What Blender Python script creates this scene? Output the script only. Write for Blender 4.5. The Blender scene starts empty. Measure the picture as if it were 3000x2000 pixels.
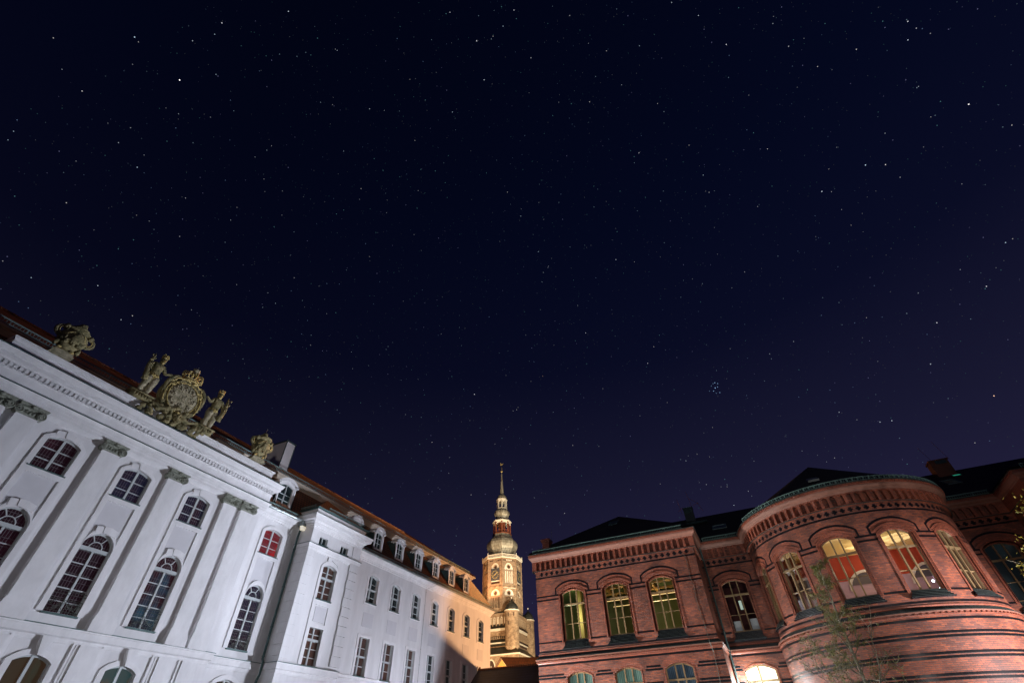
import bpy, math, random
from mathutils import Vector
random.seed(11)
PI=math.pi; sin=math.sin; cos=math.cos; R_=math.radians
S=bpy.context.scene; COL=S.collection

# ---------------------------------------------------------------- camera, sky, exposure
cam_d=bpy.data.cameras.new('camera'); cam=bpy.data.objects.new('camera',cam_d); COL.objects.link(cam)
yaw,pitch,roll=-.423475655,.7448526,-.0284984
fw=Vector((sin(yaw)*cos(pitch),cos(yaw)*cos(pitch),sin(pitch)))
r0=Vector((cos(yaw),-sin(yaw),0)); u0=r0.cross(fw)
rr=r0*cos(roll)+u0*sin(roll); uu=-r0*sin(roll)+u0*cos(roll)
from mathutils import Matrix
M=Matrix((( rr.x,uu.x,-fw.x,0),(rr.y,uu.y,-fw.y,0),(rr.z,uu.z,-fw.z,1.6),(0,0,0,1)))
cam.matrix_world=M
cam_d.sensor_width=36; cam_d.lens=16.064; cam_d.clip_end=12000; cam_d.clip_start=.1
S.camera=cam
S.render.resolution_x=1024; S.render.resolution_y=682
S.view_settings.view_transform='Standard'; S.view_settings.look='None'
S.view_settings.exposure=0; S.view_settings.gamma=1; S.view_settings.use_curve_mapping=False

W=bpy.data.worlds.new('World'); S.world=W; W.use_nodes=True
nt=W.node_tree; nt.nodes.clear()
def wn(t,**k):
    n=nt.nodes.new(t)
    for a,b in k.items(): setattr(n,a,b)
    return n
wo=wn('ShaderNodeOutputWorld'); bg=wn('ShaderNodeBackground'); tc=wn('ShaderNodeTexCoord')
sep=wn('ShaderNodeSeparateXYZ'); nt.links.new(tc.outputs['Generated'],sep.inputs[0])
rmp=wn('ShaderNodeValToRGB'); nt.links.new(sep.outputs['Z'],rmp.inputs[0])
cr=rmp.color_ramp; cr.elements[0].position=0; cr.elements[0].color=(.020,.0165,.046,1)
cr.elements[1].position=1; cr.elements[1].color=(.0008,.0018,.0095,1)
for p,c in ((.22,(.0152,.0132,.0400)),(.42,(.0080,.0080,.0255)),(.62,(.0028,.0036,.0160)),(.82,(.0013,.0025,.0125))):
    e=cr.elements.new(p); e.color=(*c,1)
dt=wn('ShaderNodeVectorMath',operation='DOT_PRODUCT'); nt.links.new(tc.outputs['Generated'],dt.inputs[0]); dt.inputs[1].default_value=(.55,.83,0)
mr=wn('ShaderNodeMapRange'); nt.links.new(dt.outputs['Value'],mr.inputs[0])
mr.inputs[1].default_value=-.2; mr.inputs[2].default_value=.9; mr.inputs[3].default_value=.62; mr.inputs[4].default_value=1.12
mx=wn('ShaderNodeVectorMath',operation='SCALE'); nt.links.new(rmp.outputs[0],mx.inputs[0]); nt.links.new(mr.outputs[0],mx.inputs['Scale'])
nt.links.new(mx.outputs[0],bg.inputs[0]); bg.inputs[1].default_value=1.0
nt.links.new(bg.outputs[0],wo.inputs[0])

# ---------------------------------------------------------------- lights (floodlights, street lamps and added fill lights)
LAMPS=[]
def lamp(kind,loc,energy,color,aim=None,size=110,blend=.8,radius=.12,name='flood_beam',fixture=True):
    d=bpy.data.lights.new(name,kind); d.energy=energy; d.color=color
    d.shadow_soft_size=radius
    if kind=='SPOT': d.spot_size=R_(size); d.spot_blend=blend
    o=bpy.data.objects.new(name,d); COL.objects.link(o); o.location=loc
    if aim:
        o.rotation_euler=(Vector(aim)-Vector(loc)).to_track_quat('-Z','Y').to_euler()
    if fixture: LAMPS.append((loc,aim,color))
    return o
COOL=(.80,.85,1.0); WHITE=(1.0,.93,.90); WARM=(1.0,.58,.22); YEL=(1.0,.80,.54)
lamp('SPOT',(-5,31.0,2.2),23000,COOL,(-24.0,6.5,13.5),70,.8,.35)            # lights the white risalit
lamp('SPOT',(-14.3,32.1,1.2),4700,COOL,(-24.5,29.2,8.4),86,.3)      # lights the white block and wing
lamp('SPOT',(-21.3,27.5,.9),15500,WHITE,(-3,34.5,8),100,.9)           # lights the brick front
lamp('SPOT',(-4,24,.6),1300,WHITE,(1,34,6),125,1.0)  # added fill to brighten the bay front, no lamp stands here
lamp('SPOT',(-16.2,28.6,.5),3600,WHITE,(-9.5,33,5),95,1.0)            # grazes the brick base
lamp('SPOT',(18.0,26.5,.8),24000,(1.0,.90,.92),(9.5,33,4.5),62,.9)        # right side of the round tower
lamp('POINT',(-1.75,35.45,4.5),600,(.86,.97,1.0),None,radius=.07,fixture=False)
lamp('SPOT',(-3.4,62,3.4),52000,(1,.50,.22),(-24.5,42,11),80,.8,1.5)          # street lamp behind the low house
lamp('SPOT',(-26,76,27),105000,(1,.45,.14),(-29,40,18),30,1.0,.4,fixture=False)
lamp('SPOT',(8,-14,4.5),8000,(1.0,.93,.90),(-10,27,8),78,.7,.8)  # added fill light behind the camera, lifts the shadows
lamp('SPOT',(13.5,16.5,.8),5000,WHITE,(10.6,22.5,6.5),44,.6)             # lights the autumn tree      
lamp('SPOT',(-4,58,23),1800,(1,.40,.10),(6,40.8,16.4),60,.5,.3,fixture=False)

# ---------------------------------------------------------------- materials
MATS={}
def mat(name,base=(.5,.5,.5),rough=.8,metal=0,noise=0,nscale=1.5,bump=0,bscale=20,emit=None,estr=0,col2=None,spec=None,stretch=None):
    if name in MATS: return MATS[name]
    m=bpy.data.materials.new(name); m.use_nodes=True; t=m.node_tree; b=t.nodes['Principled BSDF']
    b.inputs['Base Color'].default_value=(*base,1); b.inputs['Roughness'].default_value=rough; b.inputs['Metallic'].default_value=metal
    if spec is not None: b.inputs['Specular IOR Level'].default_value=spec
    if noise or col2:
        g=t.nodes.new('ShaderNodeNewGeometry'); mp=t.nodes.new('ShaderNodeMapping'); t.links.new(g.outputs['Position'],mp.inputs[0])
        if stretch: mp.inputs['Scale'].default_value=stretch
        n=t.nodes.new('ShaderNodeTexNoise'); n.inputs['Scale'].default_value=nscale; n.inputs['Detail'].default_value=6; n.inputs['Roughness'].default_value=.65
        t.links.new(mp.outputs[0],n.inputs['Vector'])
        r=t.nodes.new('ShaderNodeValToRGB'); t.links.new(n.outputs[0],r.inputs[0])
        c2=col2 or tuple(c*(1-noise) for c in base)
        r.color_ramp.elements[0].position=.32; r.color_ramp.elements[0].color=(*c2,1)
        r.color_ramp.elements[1].position=.66; r.color_ramp.elements[1].color=(*(base if col2 else tuple(min(1,c*(1+noise*.6)) for c in base)),1)
        t.links.new(r.outputs[0],b.inputs['Base Color'])
    if bump:
        n2=t.nodes.new('ShaderNodeTexNoise'); n2.inputs['Scale'].default_value=bscale; n2.inputs['Detail'].default_value=4
        g2=t.nodes.new('ShaderNodeNewGeometry'); t.links.new(g2.outputs['Position'],n2.inputs['Vector'])
        bp=t.nodes.new('ShaderNodeBump'); bp.inputs['Strength'].default_value=bump; bp.inputs['Distance'].default_value=.05
        t.links.new(n2.outputs[0],bp.inputs['Height']); t.links.new(bp.outputs[0],b.inputs['Normal'])
    if emit: b.inputs['Emission Color'].default_value=(*emit,1); b.inputs['Emission Strength'].default_value=estr; m.cycles.emission_sampling='NONE' if estr<3 else 'AUTO'
    MATS[name]=m; return m

def brickmat(name,c1,c2,mort,bw=.25,rh=.077,ms=.010,rough=.5,dark=(.06,.03,.035),darkamt=.55,bump=.5,lowf=.35,coat=0):
    m=bpy.data.materials.new(name); m.use_nodes=True; t=m.node_tree; b=t.nodes['Principled BSDF']; L=t.links.new
    uv=t.nodes.new('ShaderNodeUVMap'); uv.uv_map='UV'
    br=t.nodes.new('ShaderNodeTexBrick'); br.inputs['Scale'].default_value=1; br.inputs['Mortar Size'].default_value=ms
    br.inputs['Brick Width'].default_value=bw; br.inputs['Row Height'].default_value=rh; br.inputs['Mortar Smooth'].default_value=.2; br.offset=.5
    br.inputs['Color1'].default_value=(*c1,1); br.inputs['Color2'].default_value=(*c2,1); br.inputs['Mortar'].default_value=(*mort,1)
    L(uv.outputs[0],br.inputs['Vector'])
    n=t.nodes.new('ShaderNodeTexNoise'); n.inputs['Scale'].default_value=1; n.inputs['Detail'].default_value=5; n.inputs['Roughness'].default_value=.75
    mp=t.nodes.new('ShaderNodeMapping'); mp.inputs['Scale'].default_value=(2.6,11,1); L(uv.outputs[0],mp.inputs[0]); L(mp.outputs[0],n.inputs['Vector'])
    r=t.nodes.new('ShaderNodeValToRGB'); r.color_ramp.elements[0].position=.42; r.color_ramp.elements[0].color=(0,0,0,1); r.color_ramp.elements[1].position=.64; r.color_ramp.elements[1].color=(darkamt,)*3+(1,)
    L(n.outputs[0],r.inputs[0])
    mx=t.nodes.new('ShaderNodeMix'); mx.data_type='RGBA'; L(r.outputs[0],mx.inputs[0]); L(br.outputs[0],mx.inputs[6]); mx.inputs[7].default_value=(*dark,1)
    n2=t.nodes.new('ShaderNodeTexNoise'); n2.inputs['Scale'].default_value=.9; n2.inputs['Detail'].default_value=5; L(uv.outputs[0],n2.inputs['Vector'])
    r2=t.nodes.new('ShaderNodeMapRange'); r2.inputs[1].default_value=.3; r2.inputs[2].default_value=.7; r2.inputs[3].default_value=1-lowf; r2.inputs[4].default_value=1+lowf*.6; L(n2.outputs[0],r2.inputs[0])
    sc=t.nodes.new('ShaderNodeVectorMath'); sc.operation='SCALE'; L(mx.outputs[2],sc.inputs[0]); L(r2.outputs[0],sc.inputs['Scale'])
    L(sc.outputs[0],b.inputs['Base Color']); b.inputs['Roughness'].default_value=rough
    if coat: b.inputs['Coat Weight'].default_value=coat; b.inputs['Coat Roughness'].default_value=.25
    bp=t.nodes.new('ShaderNodeBump'); bp.inputs['Strength'].default_value=bump; bp.inputs['Distance'].default_value=.012; bp.invert=True
    L(br.outputs['Fac'],bp.inputs['Height']); L(bp.outputs[0],b.inputs['Normal'])
    MATS[name]=m; return m

stucco=mat('stucco_white',(.70,.70,.715),.85,noise=.11,nscale=1.3,bump=.10,bscale=18,stretch=(1,1,.22))
stucco2=mat('stucco_panel',(.62,.62,.65),.88,noise=.04,nscale=2)
trimw=mat('stucco_trim',(.75,.75,.765),.8,noise=.10,nscale=2.2,bump=.06,bscale=20,stretch=(1,1,.5))
winw=mat('white_window_paint',(.46,.50,.51),.45,noise=.05)
greenm=mat('green_copper_sheet',(.07,.13,.125),.45,.4,noise=.3,nscale=4)
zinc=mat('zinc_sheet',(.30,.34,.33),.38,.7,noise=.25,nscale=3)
guardm=mat('galvanised_guard',(.30,.44,.42),.4,.5,noise=.15)
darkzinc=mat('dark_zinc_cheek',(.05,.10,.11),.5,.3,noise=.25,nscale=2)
tile=brickmat('roof_tiles',(.36,.125,.045),(.22,.075,.03),(.02,.008,.006),.22,.26,.025,.6,(.07,.03,.015),.5,.9,.3)
slate=brickmat('black_slate',(.018,.018,.02),(.012,.012,.014),(.004,.004,.004),.3,.2,.012,.7,(.02,.018,.02),.3,.4,.3)
capm=mat('grey_green_stone',(.27,.29,.24),.8,noise=.4,nscale=9,bump=.4,bscale=30)
stone=mat('mossy_stone',(.36,.30,.15),.85,col2=(.06,.065,.025),nscale=3.2,bump=.9,bscale=9)
stonel=mat('pale_weathered_stone',(.50,.44,.30),.85,col2=(.17,.16,.09),nscale=4,bump=.6,bscale=12)
gold=mat('gilding',(.56,.44,.17),.55,.25,noise=.4,nscale=14,bump=.5,bscale=25)
iron=mat('wrought_iron',(.07,.085,.07),.45,.4)
soffw=mat('cream_soffit',(.52,.46,.38),.7,noise=.12)
brick=brickmat('red_brick',(.40,.102,.040),(.165,.046,.028),(.11,.072,.058),dark=(.06,.028,.03),rough=.55,coat=.05,darkamt=.5,lowf=.5)
brickl=brickmat('red_brick_mould',(.40,.11,.055),(.28,.07,.035),(.12,.055,.04),dark=(.14,.05,.04),rough=.45,darkamt=.4,coat=.15)
glaze=brickmat('black_glazed_brick',(.008,.008,.010),(.005,.005,.007),(.02,.015,.014),.25,10.,.012,.3,(.008,.008,.010),.3,.2,.2)
MATS['black_glazed_brick'].node_tree.nodes['Principled BSDF'].inputs['Specular IOR Level'].default_value=.35
glazes=brickmat('black_glazed_sill',(.012,.012,.015),(.010,.011,.013),(.004,.004,.004),.25,10,.004,.2,(.02,.02,.025),.3,.2,.2,coat=.6)
terra=mat('terracotta_cornice',(.25,.115,.08),.6,noise=.18,nscale=4,bump=.1)
woodf=mat('oak_window_frame',(.23,.155,.072),.5,noise=.16,nscale=6,stretch=(3,3,.3))
whitei=mat('interior_plaster',(.75,.72,.66),.9)
cream=mat('interior_ceiling_cream',(.85,.63,.27),.9)
redw=mat('interior_red_wall',(.40,.055,.03),.9,noise=.1)
purplew=mat('interior_lilac_wall',(.46,.32,.50),.9,noise=.1)
greenw=mat('interior_olive_wall',(.10,.13,.04),.9)
beamm=mat('interior_timber',(.60,.32,.09),.6)
churchb=brickmat('church_brick',(.54,.38,.23),(.30,.19,.11),(.44,.34,.24),.55,.22,.03,.85,(.16,.09,.05),.6,.8,.4)
niche=mat('church_plaster',(.82,.76,.62),.8,noise=.08)
dkbrick=mat('church_dark_recess',(.07,.035,.022),.9,noise=.4,nscale=2)
coppern=mat('verdigris_copper',(.62,.58,.46),.45,.25,col2=(.22,.19,.13),nscale=1.6,stretch=(1,1,.25),bump=.2,bscale=3)
dkcopper=mat('dark_copper',(.07,.075,.065),.45,.5,noise=.4,nscale=1.5)
redwood=mat('oxide_red_timber',(.30,.085,.04),.6,noise=.2)
clockm=mat('clock_face',(.07,.075,.085),.5,noise=.25)
bark=mat('bark',(.34,.33,.25),.8,noise=.4,nscale=10,bump=.6,bscale=30)
leafg=mat('small_green_leaves',(.24,.26,.07),.6,noise=.4,nscale=6)
leafy=mat('yellow_leaves',(.50,.36,.05),.55,col2=(.16,.20,.04),nscale=4)
paving=brickmat('courtyard_paving',(.20,.19,.18),(.15,.145,.14),(.06,.06,.06),.2,.1,.008,.8,(.10,.10,.10),.4,.4,.3)
sideb=mat('ochre_stucco',(.62,.40,.16),.85,noise=.06)

def glassmat(name,tint,em,estr,lead=(.105,.28),leadcol=(.10,.095,.095),gl=.55,vary=None):
    m=bpy.data.materials.new(name); m.use_nodes=True; t=m.node_tree; b=t.nodes['Principled BSDF']; L=t.links.new
    b.inputs['Base Color'].default_value=(*tint,1); b.inputs['Roughness'].default_value=.12
    g=t.nodes.new('ShaderNodeNewGeometry'); n=t.nodes.new('ShaderNodeTexNoise'); n.inputs['Scale'].default_value=1.1; n.inputs['Detail'].default_value=4
    mp=t.nodes.new('ShaderNodeMapping'); mp.inputs['Scale'].default_value=(1,1,.6); L(g.outputs['Position'],mp.inputs[0]); L(mp.outputs[0],n.inputs['Vector'])
    r=t.nodes.new('ShaderNodeValToRGB'); e0=em; e1=vary or tuple(c*.35 for c in em)
    r.color_ramp.elements[0].position=.5; r.color_ramp.elements[0].color=(*e1,1); r.color_ramp.elements[1].position=.66; r.color_ramp.elements[1].color=(*e0,1)
    L(n.outputs[0],r.inputs[0])
    if lead:
        uv=t.nodes.new('ShaderNodeUVMap'); uv.uv_map='UV'; br=t.nodes.new('ShaderNodeTexBrick'); br.offset=0; br.inputs['Scale'].default_value=1
        br.inputs['Brick Width'].default_value=lead[0]; br.inputs['Row Height'].default_value=lead[1]; br.inputs['Mortar Size'].default_value=.009; br.inputs['Mortar Smooth'].default_value=0
        L(uv.outputs[0],br.inputs['Vector'])
        mx=t.nodes.new('ShaderNodeMix'); mx.data_type='RGBA'; L(br.outputs['Fac'],mx.inputs[0]); mx.inputs[6].default_value=(*tint,1); mx.inputs[7].default_value=(*leadcol,1); L(mx.outputs[2],b.inputs['Base Color'])
        me=t.nodes.new('ShaderNodeMix'); me.data_type='RGBA'; L(br.outputs['Fac'],me.inputs[0]); L(r.outputs[0],me.inputs[6]); me.inputs[7].default_value=(0,0,0,1); L(me.outputs[2],b.inputs['Emission Color'])
    else: L(r.outputs[0],b.inputs['Emission Color'])
    b.inputs['Emission Strength'].default_value=estr; m.cycles.emission_sampling='NONE'
    MATS[name]=m; return m
gl_wine=glassmat('leaded_glass_wine',(.016,.009,.013),(.026,.005,.009),.7)
gl_wine2=glassmat('leaded_glass_violet',(.016,.009,.014),(.020,.006,.012),.7,vary=(.008,.010,.028))
gl_teal=glassmat('leaded_glass_teal_reflection',(.016,.009,.013),(.02,.09,.15),.6,vary=(.030,.007,.010))  # teal reflection on the pane painted in as emission
gl_red=glassmat('leaded_glass_red_lit',(.05,.008,.01),(.36,.006,.010),.9,vary=(.13,.004,.008))
gl_brown=glassmat('glass_brown',(.05,.025,.018),(.030,.010,.006),1,(.09,3))
gl_dark=glassmat('glass_dark',(.014,.019,.02),(.006,.010,.011),.8,None)
gl_green=glassmat('glass_olive_ground',(.02,.028,.02),(.022,.032,.022),.8,None,vary=(.035,.016,.008))
gl_orange=glassmat('glass_orange_ground',(.03,.02,.015),(.16,.05,.015),.8,None,vary=(.02,.055,.06))
gl_curtain=glassmat('curtained_glass_green',(.05,.08,.07),(.12,.20,.16),.9,(.11,9),(.02,.05,.04),vary=(.06,.11,.09))
gl_curtb=glassmat('curtained_glass_blue',(.03,.04,.05),(.04,.07,.10),.8,(.10,9),(.01,.02,.03))
gl_white=glassmat('bright_lit_glass',(.8,.75,.65),(1,.93,.78),1.5,None,vary=(1,.84,.56))
gl_sky=glassmat('skylight_glass',(.01,.012,.014),(.003,.005,.006),1,None)
gl_skyg=glassmat('skylight_green_lit',(.02,.1,.07),(.03,.32,.2),1,None,vary=(.02,.24,.15))
def clearglass():
    m=bpy.data.materials.new('clear_glass'); m.use_nodes=True; t=m.node_tree; t.nodes.clear(); L=t.links.new
    o=t.nodes.new('ShaderNodeOutputMaterial'); mx=t.nodes.new('ShaderNodeMixShader'); tr=t.nodes.new('ShaderNodeBsdfTransparent'); tr.inputs[0].default_value=(.93,.95,.93,1)
    g=t.nodes.new('ShaderNodeBsdfGlossy'); g.inputs['Roughness'].default_value=.03; f=t.nodes.new('ShaderNodeFresnel'); f.inputs[0].default_value=1.5
    L(f.outputs[0],mx.inputs[0]); L(tr.outputs[0],mx.inputs[1]); L(g.outputs[0],mx.inputs[2]); L(mx.outputs[0],o.inputs[0]); return m
gl_clear=clearglass()

# ---------------------------------------------------------------- mesh builder
class MB:
    def __init__(s): s.v=[]; s.f=[]; s.uv=[]
    def poly(s,pts,uv=None):
        n=len(s.v); s.v+= [tuple(p) for p in pts]; s.f.append(tuple(range(n,n+len(pts))))
        if uv is None:
            a,b,c=Vector(pts[0]),Vector(pts[1]),Vector(pts[2]); nn=(b-a).cross(c-a)
            if nn.length<1e-9 and len(pts)>3: nn=(c-a).cross(Vector(pts[3])-a)
            if nn.length<1e-12: nn=Vector((0,0,1))
            nn.normalize()
            if abs(nn.z)>.93: uv=[(p[0],p[1]) for p in pts]
            else:
                tt=Vector((-nn.y,nn.x,0)).normalized(); w=nn.cross(tt)
                uv=[(Vector(p).dot(tt),Vector(p).dot(w) if abs(nn.z)>.1 else p[2]) for p in pts]
        s.uv+=list(uv)
    def quad(s,a,b,c,d,uv=None): s.poly([a,b,c,d],uv)
    def box(s,F,u0,u1,v0,v1,w0,w1,step=None):
        n=max(1,int(math.ceil((u1-u0)/step))) if step else 1
        for i in range(n):
            a=u0+(u1-u0)*i/n; b=u0+(u1-u0)*(i+1)/n
            s.quad(F(a,v0,w1),F(b,v0,w1),F(b,v1,w1),F(a,v1,w1),[(a,v0),(b,v0),(b,v1),(a,v1)])
            s.quad(F(a,v0,w0),F(b,v0,w0),F(b,v0,w1),F(a,v0,w1)); s.quad(F(a,v1,w1),F(b,v1,w1),F(b,v1,w0),F(a,v1,w0))
            s.quad(F(b,v0,w0),F(a,v0,w0),F(a,v1,w0),F(b,v1,w0))
        for uu_,sg in ((u0,0),(u1,1)):
            p=[F(uu_,v0,w0),F(uu_,v0,w1),F(uu_,v1,w1),F(uu_,v1,w0)]
            s.poly(p if sg==0 else p[::-1])
    def prism(s,F,out,w0,w1,back=False):
        s.poly([F(u,v,w1) for u,v in out],[(u,v) for u,v in out])
        n=len(out)
        for i in range(n):
            (a,b),(c,d)=out[i],out[(i+1)%n]
            s.quad(F(a,b,w0),F(c,d,w0),F(c,d,w1),F(a,b,w1))
        if back: s.poly([F(u,v,w0) for u,v in out][::-1])
    def ring(s,F,inn,out,w0,w1):
        for i in range(len(inn)-1):
            a,b,c,d=inn[i],inn[i+1],out[i+1],out[i]
            s.quad(F(*a,w1),F(*b,w1),F(*c,w1),F(*d,w1),[a,b,c,d])
            s.quad(F(*a,w0),F(*b,w0),F(*b,w1),F(*a,w1)); s.quad(F(*d,w1),F(*c,w1),F(*c,w0),F(*d,w0))
        for i in (0,-1): s.quad(F(*inn[i],w0),F(*inn[i],w1),F(*out[i],w1),F(*out[i],w0))
    def sweep(s,path,prof,closed=False,caps=True):
        P=[Vector((p[0],p[1])) for p in path]; n=len(P); offs=[]
        for i in range(n):
            d0=(P[i]-P[i-1]) if (i>0 or closed) else None; d1=(P[(i+1)%n]-P[i]) if (i<n-1 or closed) else None
            ds=[d.normalized() for d in (d0,d1) if d is not None]
            ns=[Vector((d.y,-d.x)) for d in ds]
            m=ns[0] if len(ns)==1 else (ns[0]+ns[1])/(1+ns[0].dot(ns[1])); offs.append(m)
        L=[0]
        for i in range(1,n+1): L.append(L[-1]+(P[i%n]-P[i-1]).length)
        for i in range(n if closed else n-1):
            j=(i+1)%n; acc=0
            for k in range(len(prof)-1):
                (w0,z0),(w1,z1)=prof[k],prof[k+1]; dl=math.hypot(w1-w0,z1-z0)
                a=P[i]+offs[i]*w0; b=P[j]+offs[j]*w0; c=P[j]+offs[j]*w1; d=P[i]+offs[i]*w1
                va=z0 if abs(w1-w0)<abs(z1-z0) else acc; vb=z1 if abs(w1-w0)<abs(z1-z0) else acc+dl
                s.quad((a.x,a.y,z0),(b.x,b.y,z0),(c.x,c.y,z1),(d.x,d.y,z1),[(L[i],va),(L[i+1],va),(L[i+1],vb),(L[i],vb)]); acc+=dl
        if caps and not closed:
            for i in (0,n-1): s.poly([(*(P[i]+offs[i]*w),z) for w,z in prof])
    def tube(s,pts,r,n=6,taper=None,cap=True):
        pts=[Vector(p) for p in pts]; rings=[]; up=Vector((0,0,1)); prev=None
        for i,p in enumerate(pts):
            d=(pts[min(i+1,len(pts)-1)]-pts[max(i-1,0)]).normalized()
            x=d.cross(prev if prev is not None else up)
            if x.length<.1: x=d.cross(Vector((1,0,0)) if prev is None else up)
            if x.length<.05: x=d.cross(Vector((0,1,0)))
            x.normalize(); y=d.cross(x); prev=(x.cross(d)).normalized()
            ri=r if taper is None else r+(taper-r)*i/(len(pts)-1)
            if isinstance(r,(list,tuple)): ri=r[i]
            rings.append([p+(x*cos(2*PI*k/n)+y*sin(2*PI*k/n))*ri for k in range(n)])
        for i in range(len(rings)-1):
            for k in range(n): s.quad(rings[i][k],rings[i][(k+1)%n],rings[i+1][(k+1)%n],rings[i+1][k])
        if cap: s.poly(rings[0][::-1]); s.poly(rings[-1])
    def lathe(s,c,prof,n=16,rot=0,sx=1,sy=1,closed=True,warp=None):
        rings=[]
        for r,z in prof:
            rings.append([Vector((c[0]+sx*r*cos(rot+2*PI*k/n),c[1]+sy*r*sin(rot+2*PI*k/n),c[2]+z)) for k in range(n)])
        acc=0
        for i in range(len(rings)-1):
            dl=math.hypot(prof[i+1][0]-prof[i][0],prof[i+1][1]-prof[i][1])
            for k in range(n):
                rm=max(prof[i][0],prof[i+1][0]); u=2*PI*rm/n
                s.quad(rings[i][k],rings[i][(k+1)%n],rings[i+1][(k+1)%n],rings[i+1][k],[(k*u,prof[i][1]),((k+1)*u,prof[i][1]),((k+1)*u,prof[i+1][1]+1e-4),(k*u,prof[i+1][1]+1e-4)])
            acc+=dl
    def blob(s,c,r,n=8,m=6,jit=0,fr=None):
        c=Vector(c); X,Y,Z=fr or (Vector((1,0,0)),Vector((0,1,0)),Vector((0,0,1))); g=[]
        for i in range(m+1):
            th=PI*i/m; row=[]
            for k in range(n):
                ph=2*PI*k/n; j=1+(random.random()-.5)*jit
                row.append(c+(X*(r[0]*sin(th)*cos(ph))+Y*(r[1]*sin(th)*sin(ph))+Z*(r[2]*cos(th)))*j if 0<i<m else c+Z*(r[2]*cos(th)))
            g.append(row)
        for i in range(m):
            for k in range(n):
                a,b,cc,d=g[i][k],g[i][(k+1)%n],g[i+1][(k+1)%n],g[i+1][k]
                if i==0: s.poly([a,cc,d])
                elif i==m-1: s.poly([a,b,d])
                else: s.quad(a,b,cc,d)
    def build(s,name,mt,parent=None,smooth=False):
        me=bpy.data.meshes.new(name); me.from_pydata(s.v,[],s.f)
        uvl=me.uv_layers.new(name='UV'); flat=[c for uv in s.uv for c in uv]; uvl.data.foreach_set('uv',flat)
        if smooth:
            import bmesh
            bm=bmesh.new(); bm.from_mesh(me); bmesh.ops.remove_doubles(bm,verts=bm.verts,dist=.0015); bm.to_mesh(me); bm.free()
            me.polygons.foreach_set('use_smooth',[True]*len(me.polygons))
        me.materials.append(mt); me.update()
        o=bpy.data.objects.new(name,me); COL.objects.link(o)
        if parent is not None: o.parent=parent; o.matrix_parent_inverse=parent_inv(parent)
        return o
def parent_inv(p):
    return Matrix.Translation(p.location).inverted() if p.parent is None else Matrix.Identity(4)
def thing(name,label,cat,loc=(0,0,0),group=None):
    o=bpy.data.objects.new(name,None); COL.objects.link(o); o.location=loc; o.empty_display_size=.3
    o['label']=label; o['category']=cat
    if group: o['group']=group
    return o
def tag(o,label,cat,group=None):
    o['label']=label; o['category']=cat
    if group: o['group']=group
    return o
def struct(o): o['kind']='structure'; return o

def FW(X0): return lambda u,v,w:(X0+w,u,v)
def FB(Y0): return lambda u,v,w:(u,Y0-w,v)
def FL(X0): return lambda u,v,w:(X0-w,-u,v)
def FR(cx,cy,R): return lambda u,v,w:(cx+(R+w)*sin(u/R),cy-(R+w)*cos(u/R),v)
def FP(o,th):   # plane through o, outward normal angle th (math angle)
    n=(cos(th),sin(th)); ud=(-n[1],n[0])
    return lambda u,v,w:(o[0]+ud[0]*u+n[0]*w,o[1]+ud[1]*u+n[1]*w,v)

def arc(u0,u1,vs,vt,n=10):
    if vt-vs<1e-3: return [(u0,vs),(u1,vs)]
    hw=(u1-u0)/2; um=(u0+u1)/2; h=vt-vs
    if h>hw: return [(um-hw*cos(PI*i/n),vs+h*sin(PI*i/n)**.85) for i in range(n+1)]
    r=(hw*hw+h*h)/(2*h); a=math.asin(min(1,hw/r)); cv=vt-r
    return [(um+r*sin(-a+2*a*i/n),cv+r*cos(-a+2*a*i/n)) for i in range(n+1)]
def pointed(u0,u1,vs,vt,n=5):
    um=(u0+u1)/2; hw=um-u0; h=vt-vs
    L=[(u0+hw*(1-cos(PI/2*i/n))*1.0,vs+h*sin(PI/2*i/n)) for i in range(n+1)]
    return L+[(2*um-a,b) for a,b in L[-2::-1]]
def outline(u0,u1,v0,vs,vt,n=10,fn=arc): return [(u0,v0)]+fn(u0,u1,vs,vt,n)+[(u1,v0)]
def archz(u,u0,u1,vs,vt):
    A=arc(u0,u1,vs,vt,24)
    for (a,b),(c,d) in zip(A,A[1:]):
        if a<=u<=c: return b+(d-b)*(u-a)/max(1e-9,c-a)
    return vs

def wall(mb,F,U0,U1,V0,V1,ops=(),reveal=.2,step=None,n=10,fn=arc):
    def rect(a,b,c,d):
        if b-a<1e-6 or d-c<1e-6: return
        k=max(1,int(math.ceil((b-a)/step))) if step else 1
        for i in range(k):
            p=a+(b-a)*i/k; q=a+(b-a)*(i+1)/k
            mb.quad(F(p,c,0),F(q,c,0),F(q,d,0),F(p,d,0),[(p,c),(q,c),(q,d),(p,d)])
    cur=U0
    for (u0,u1,v0,vs,vt) in sorted(ops):
        rect(cur,u0,V0,V1); rect(u0,u1,V0,v0); A=fn(u0,u1,vs,vt,n)
        for (a,b),(c,d) in zip(A,A[1:]): mb.quad(F(a,b,0),F(c,d,0),F(c,V1,0),F(a,V1,0),[(a,b),(c,d),(c,V1),(a,V1)])
        O=[(u0,v0)]+A+[(u1,v0)]
        for (a,b),(c,d) in zip(O,O[1:]): mb.quad(F(c,d,0),F(a,b,0),F(a,b,-reveal),F(c,d,-reveal))
        k=max(1,int(math.ceil((u1-u0)/step))) if step else 1
        for i in range(k):
            p=u0+(u1-u0)*i/k; q=u0+(u1-u0)*(i+1)/k; mb.quad(F(p,v0,0),F(q,v0,0),F(q,v0,-reveal),F(p,v0,-reveal))
        cur=u1
    rect(cur,U1,V0,V1)

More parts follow.
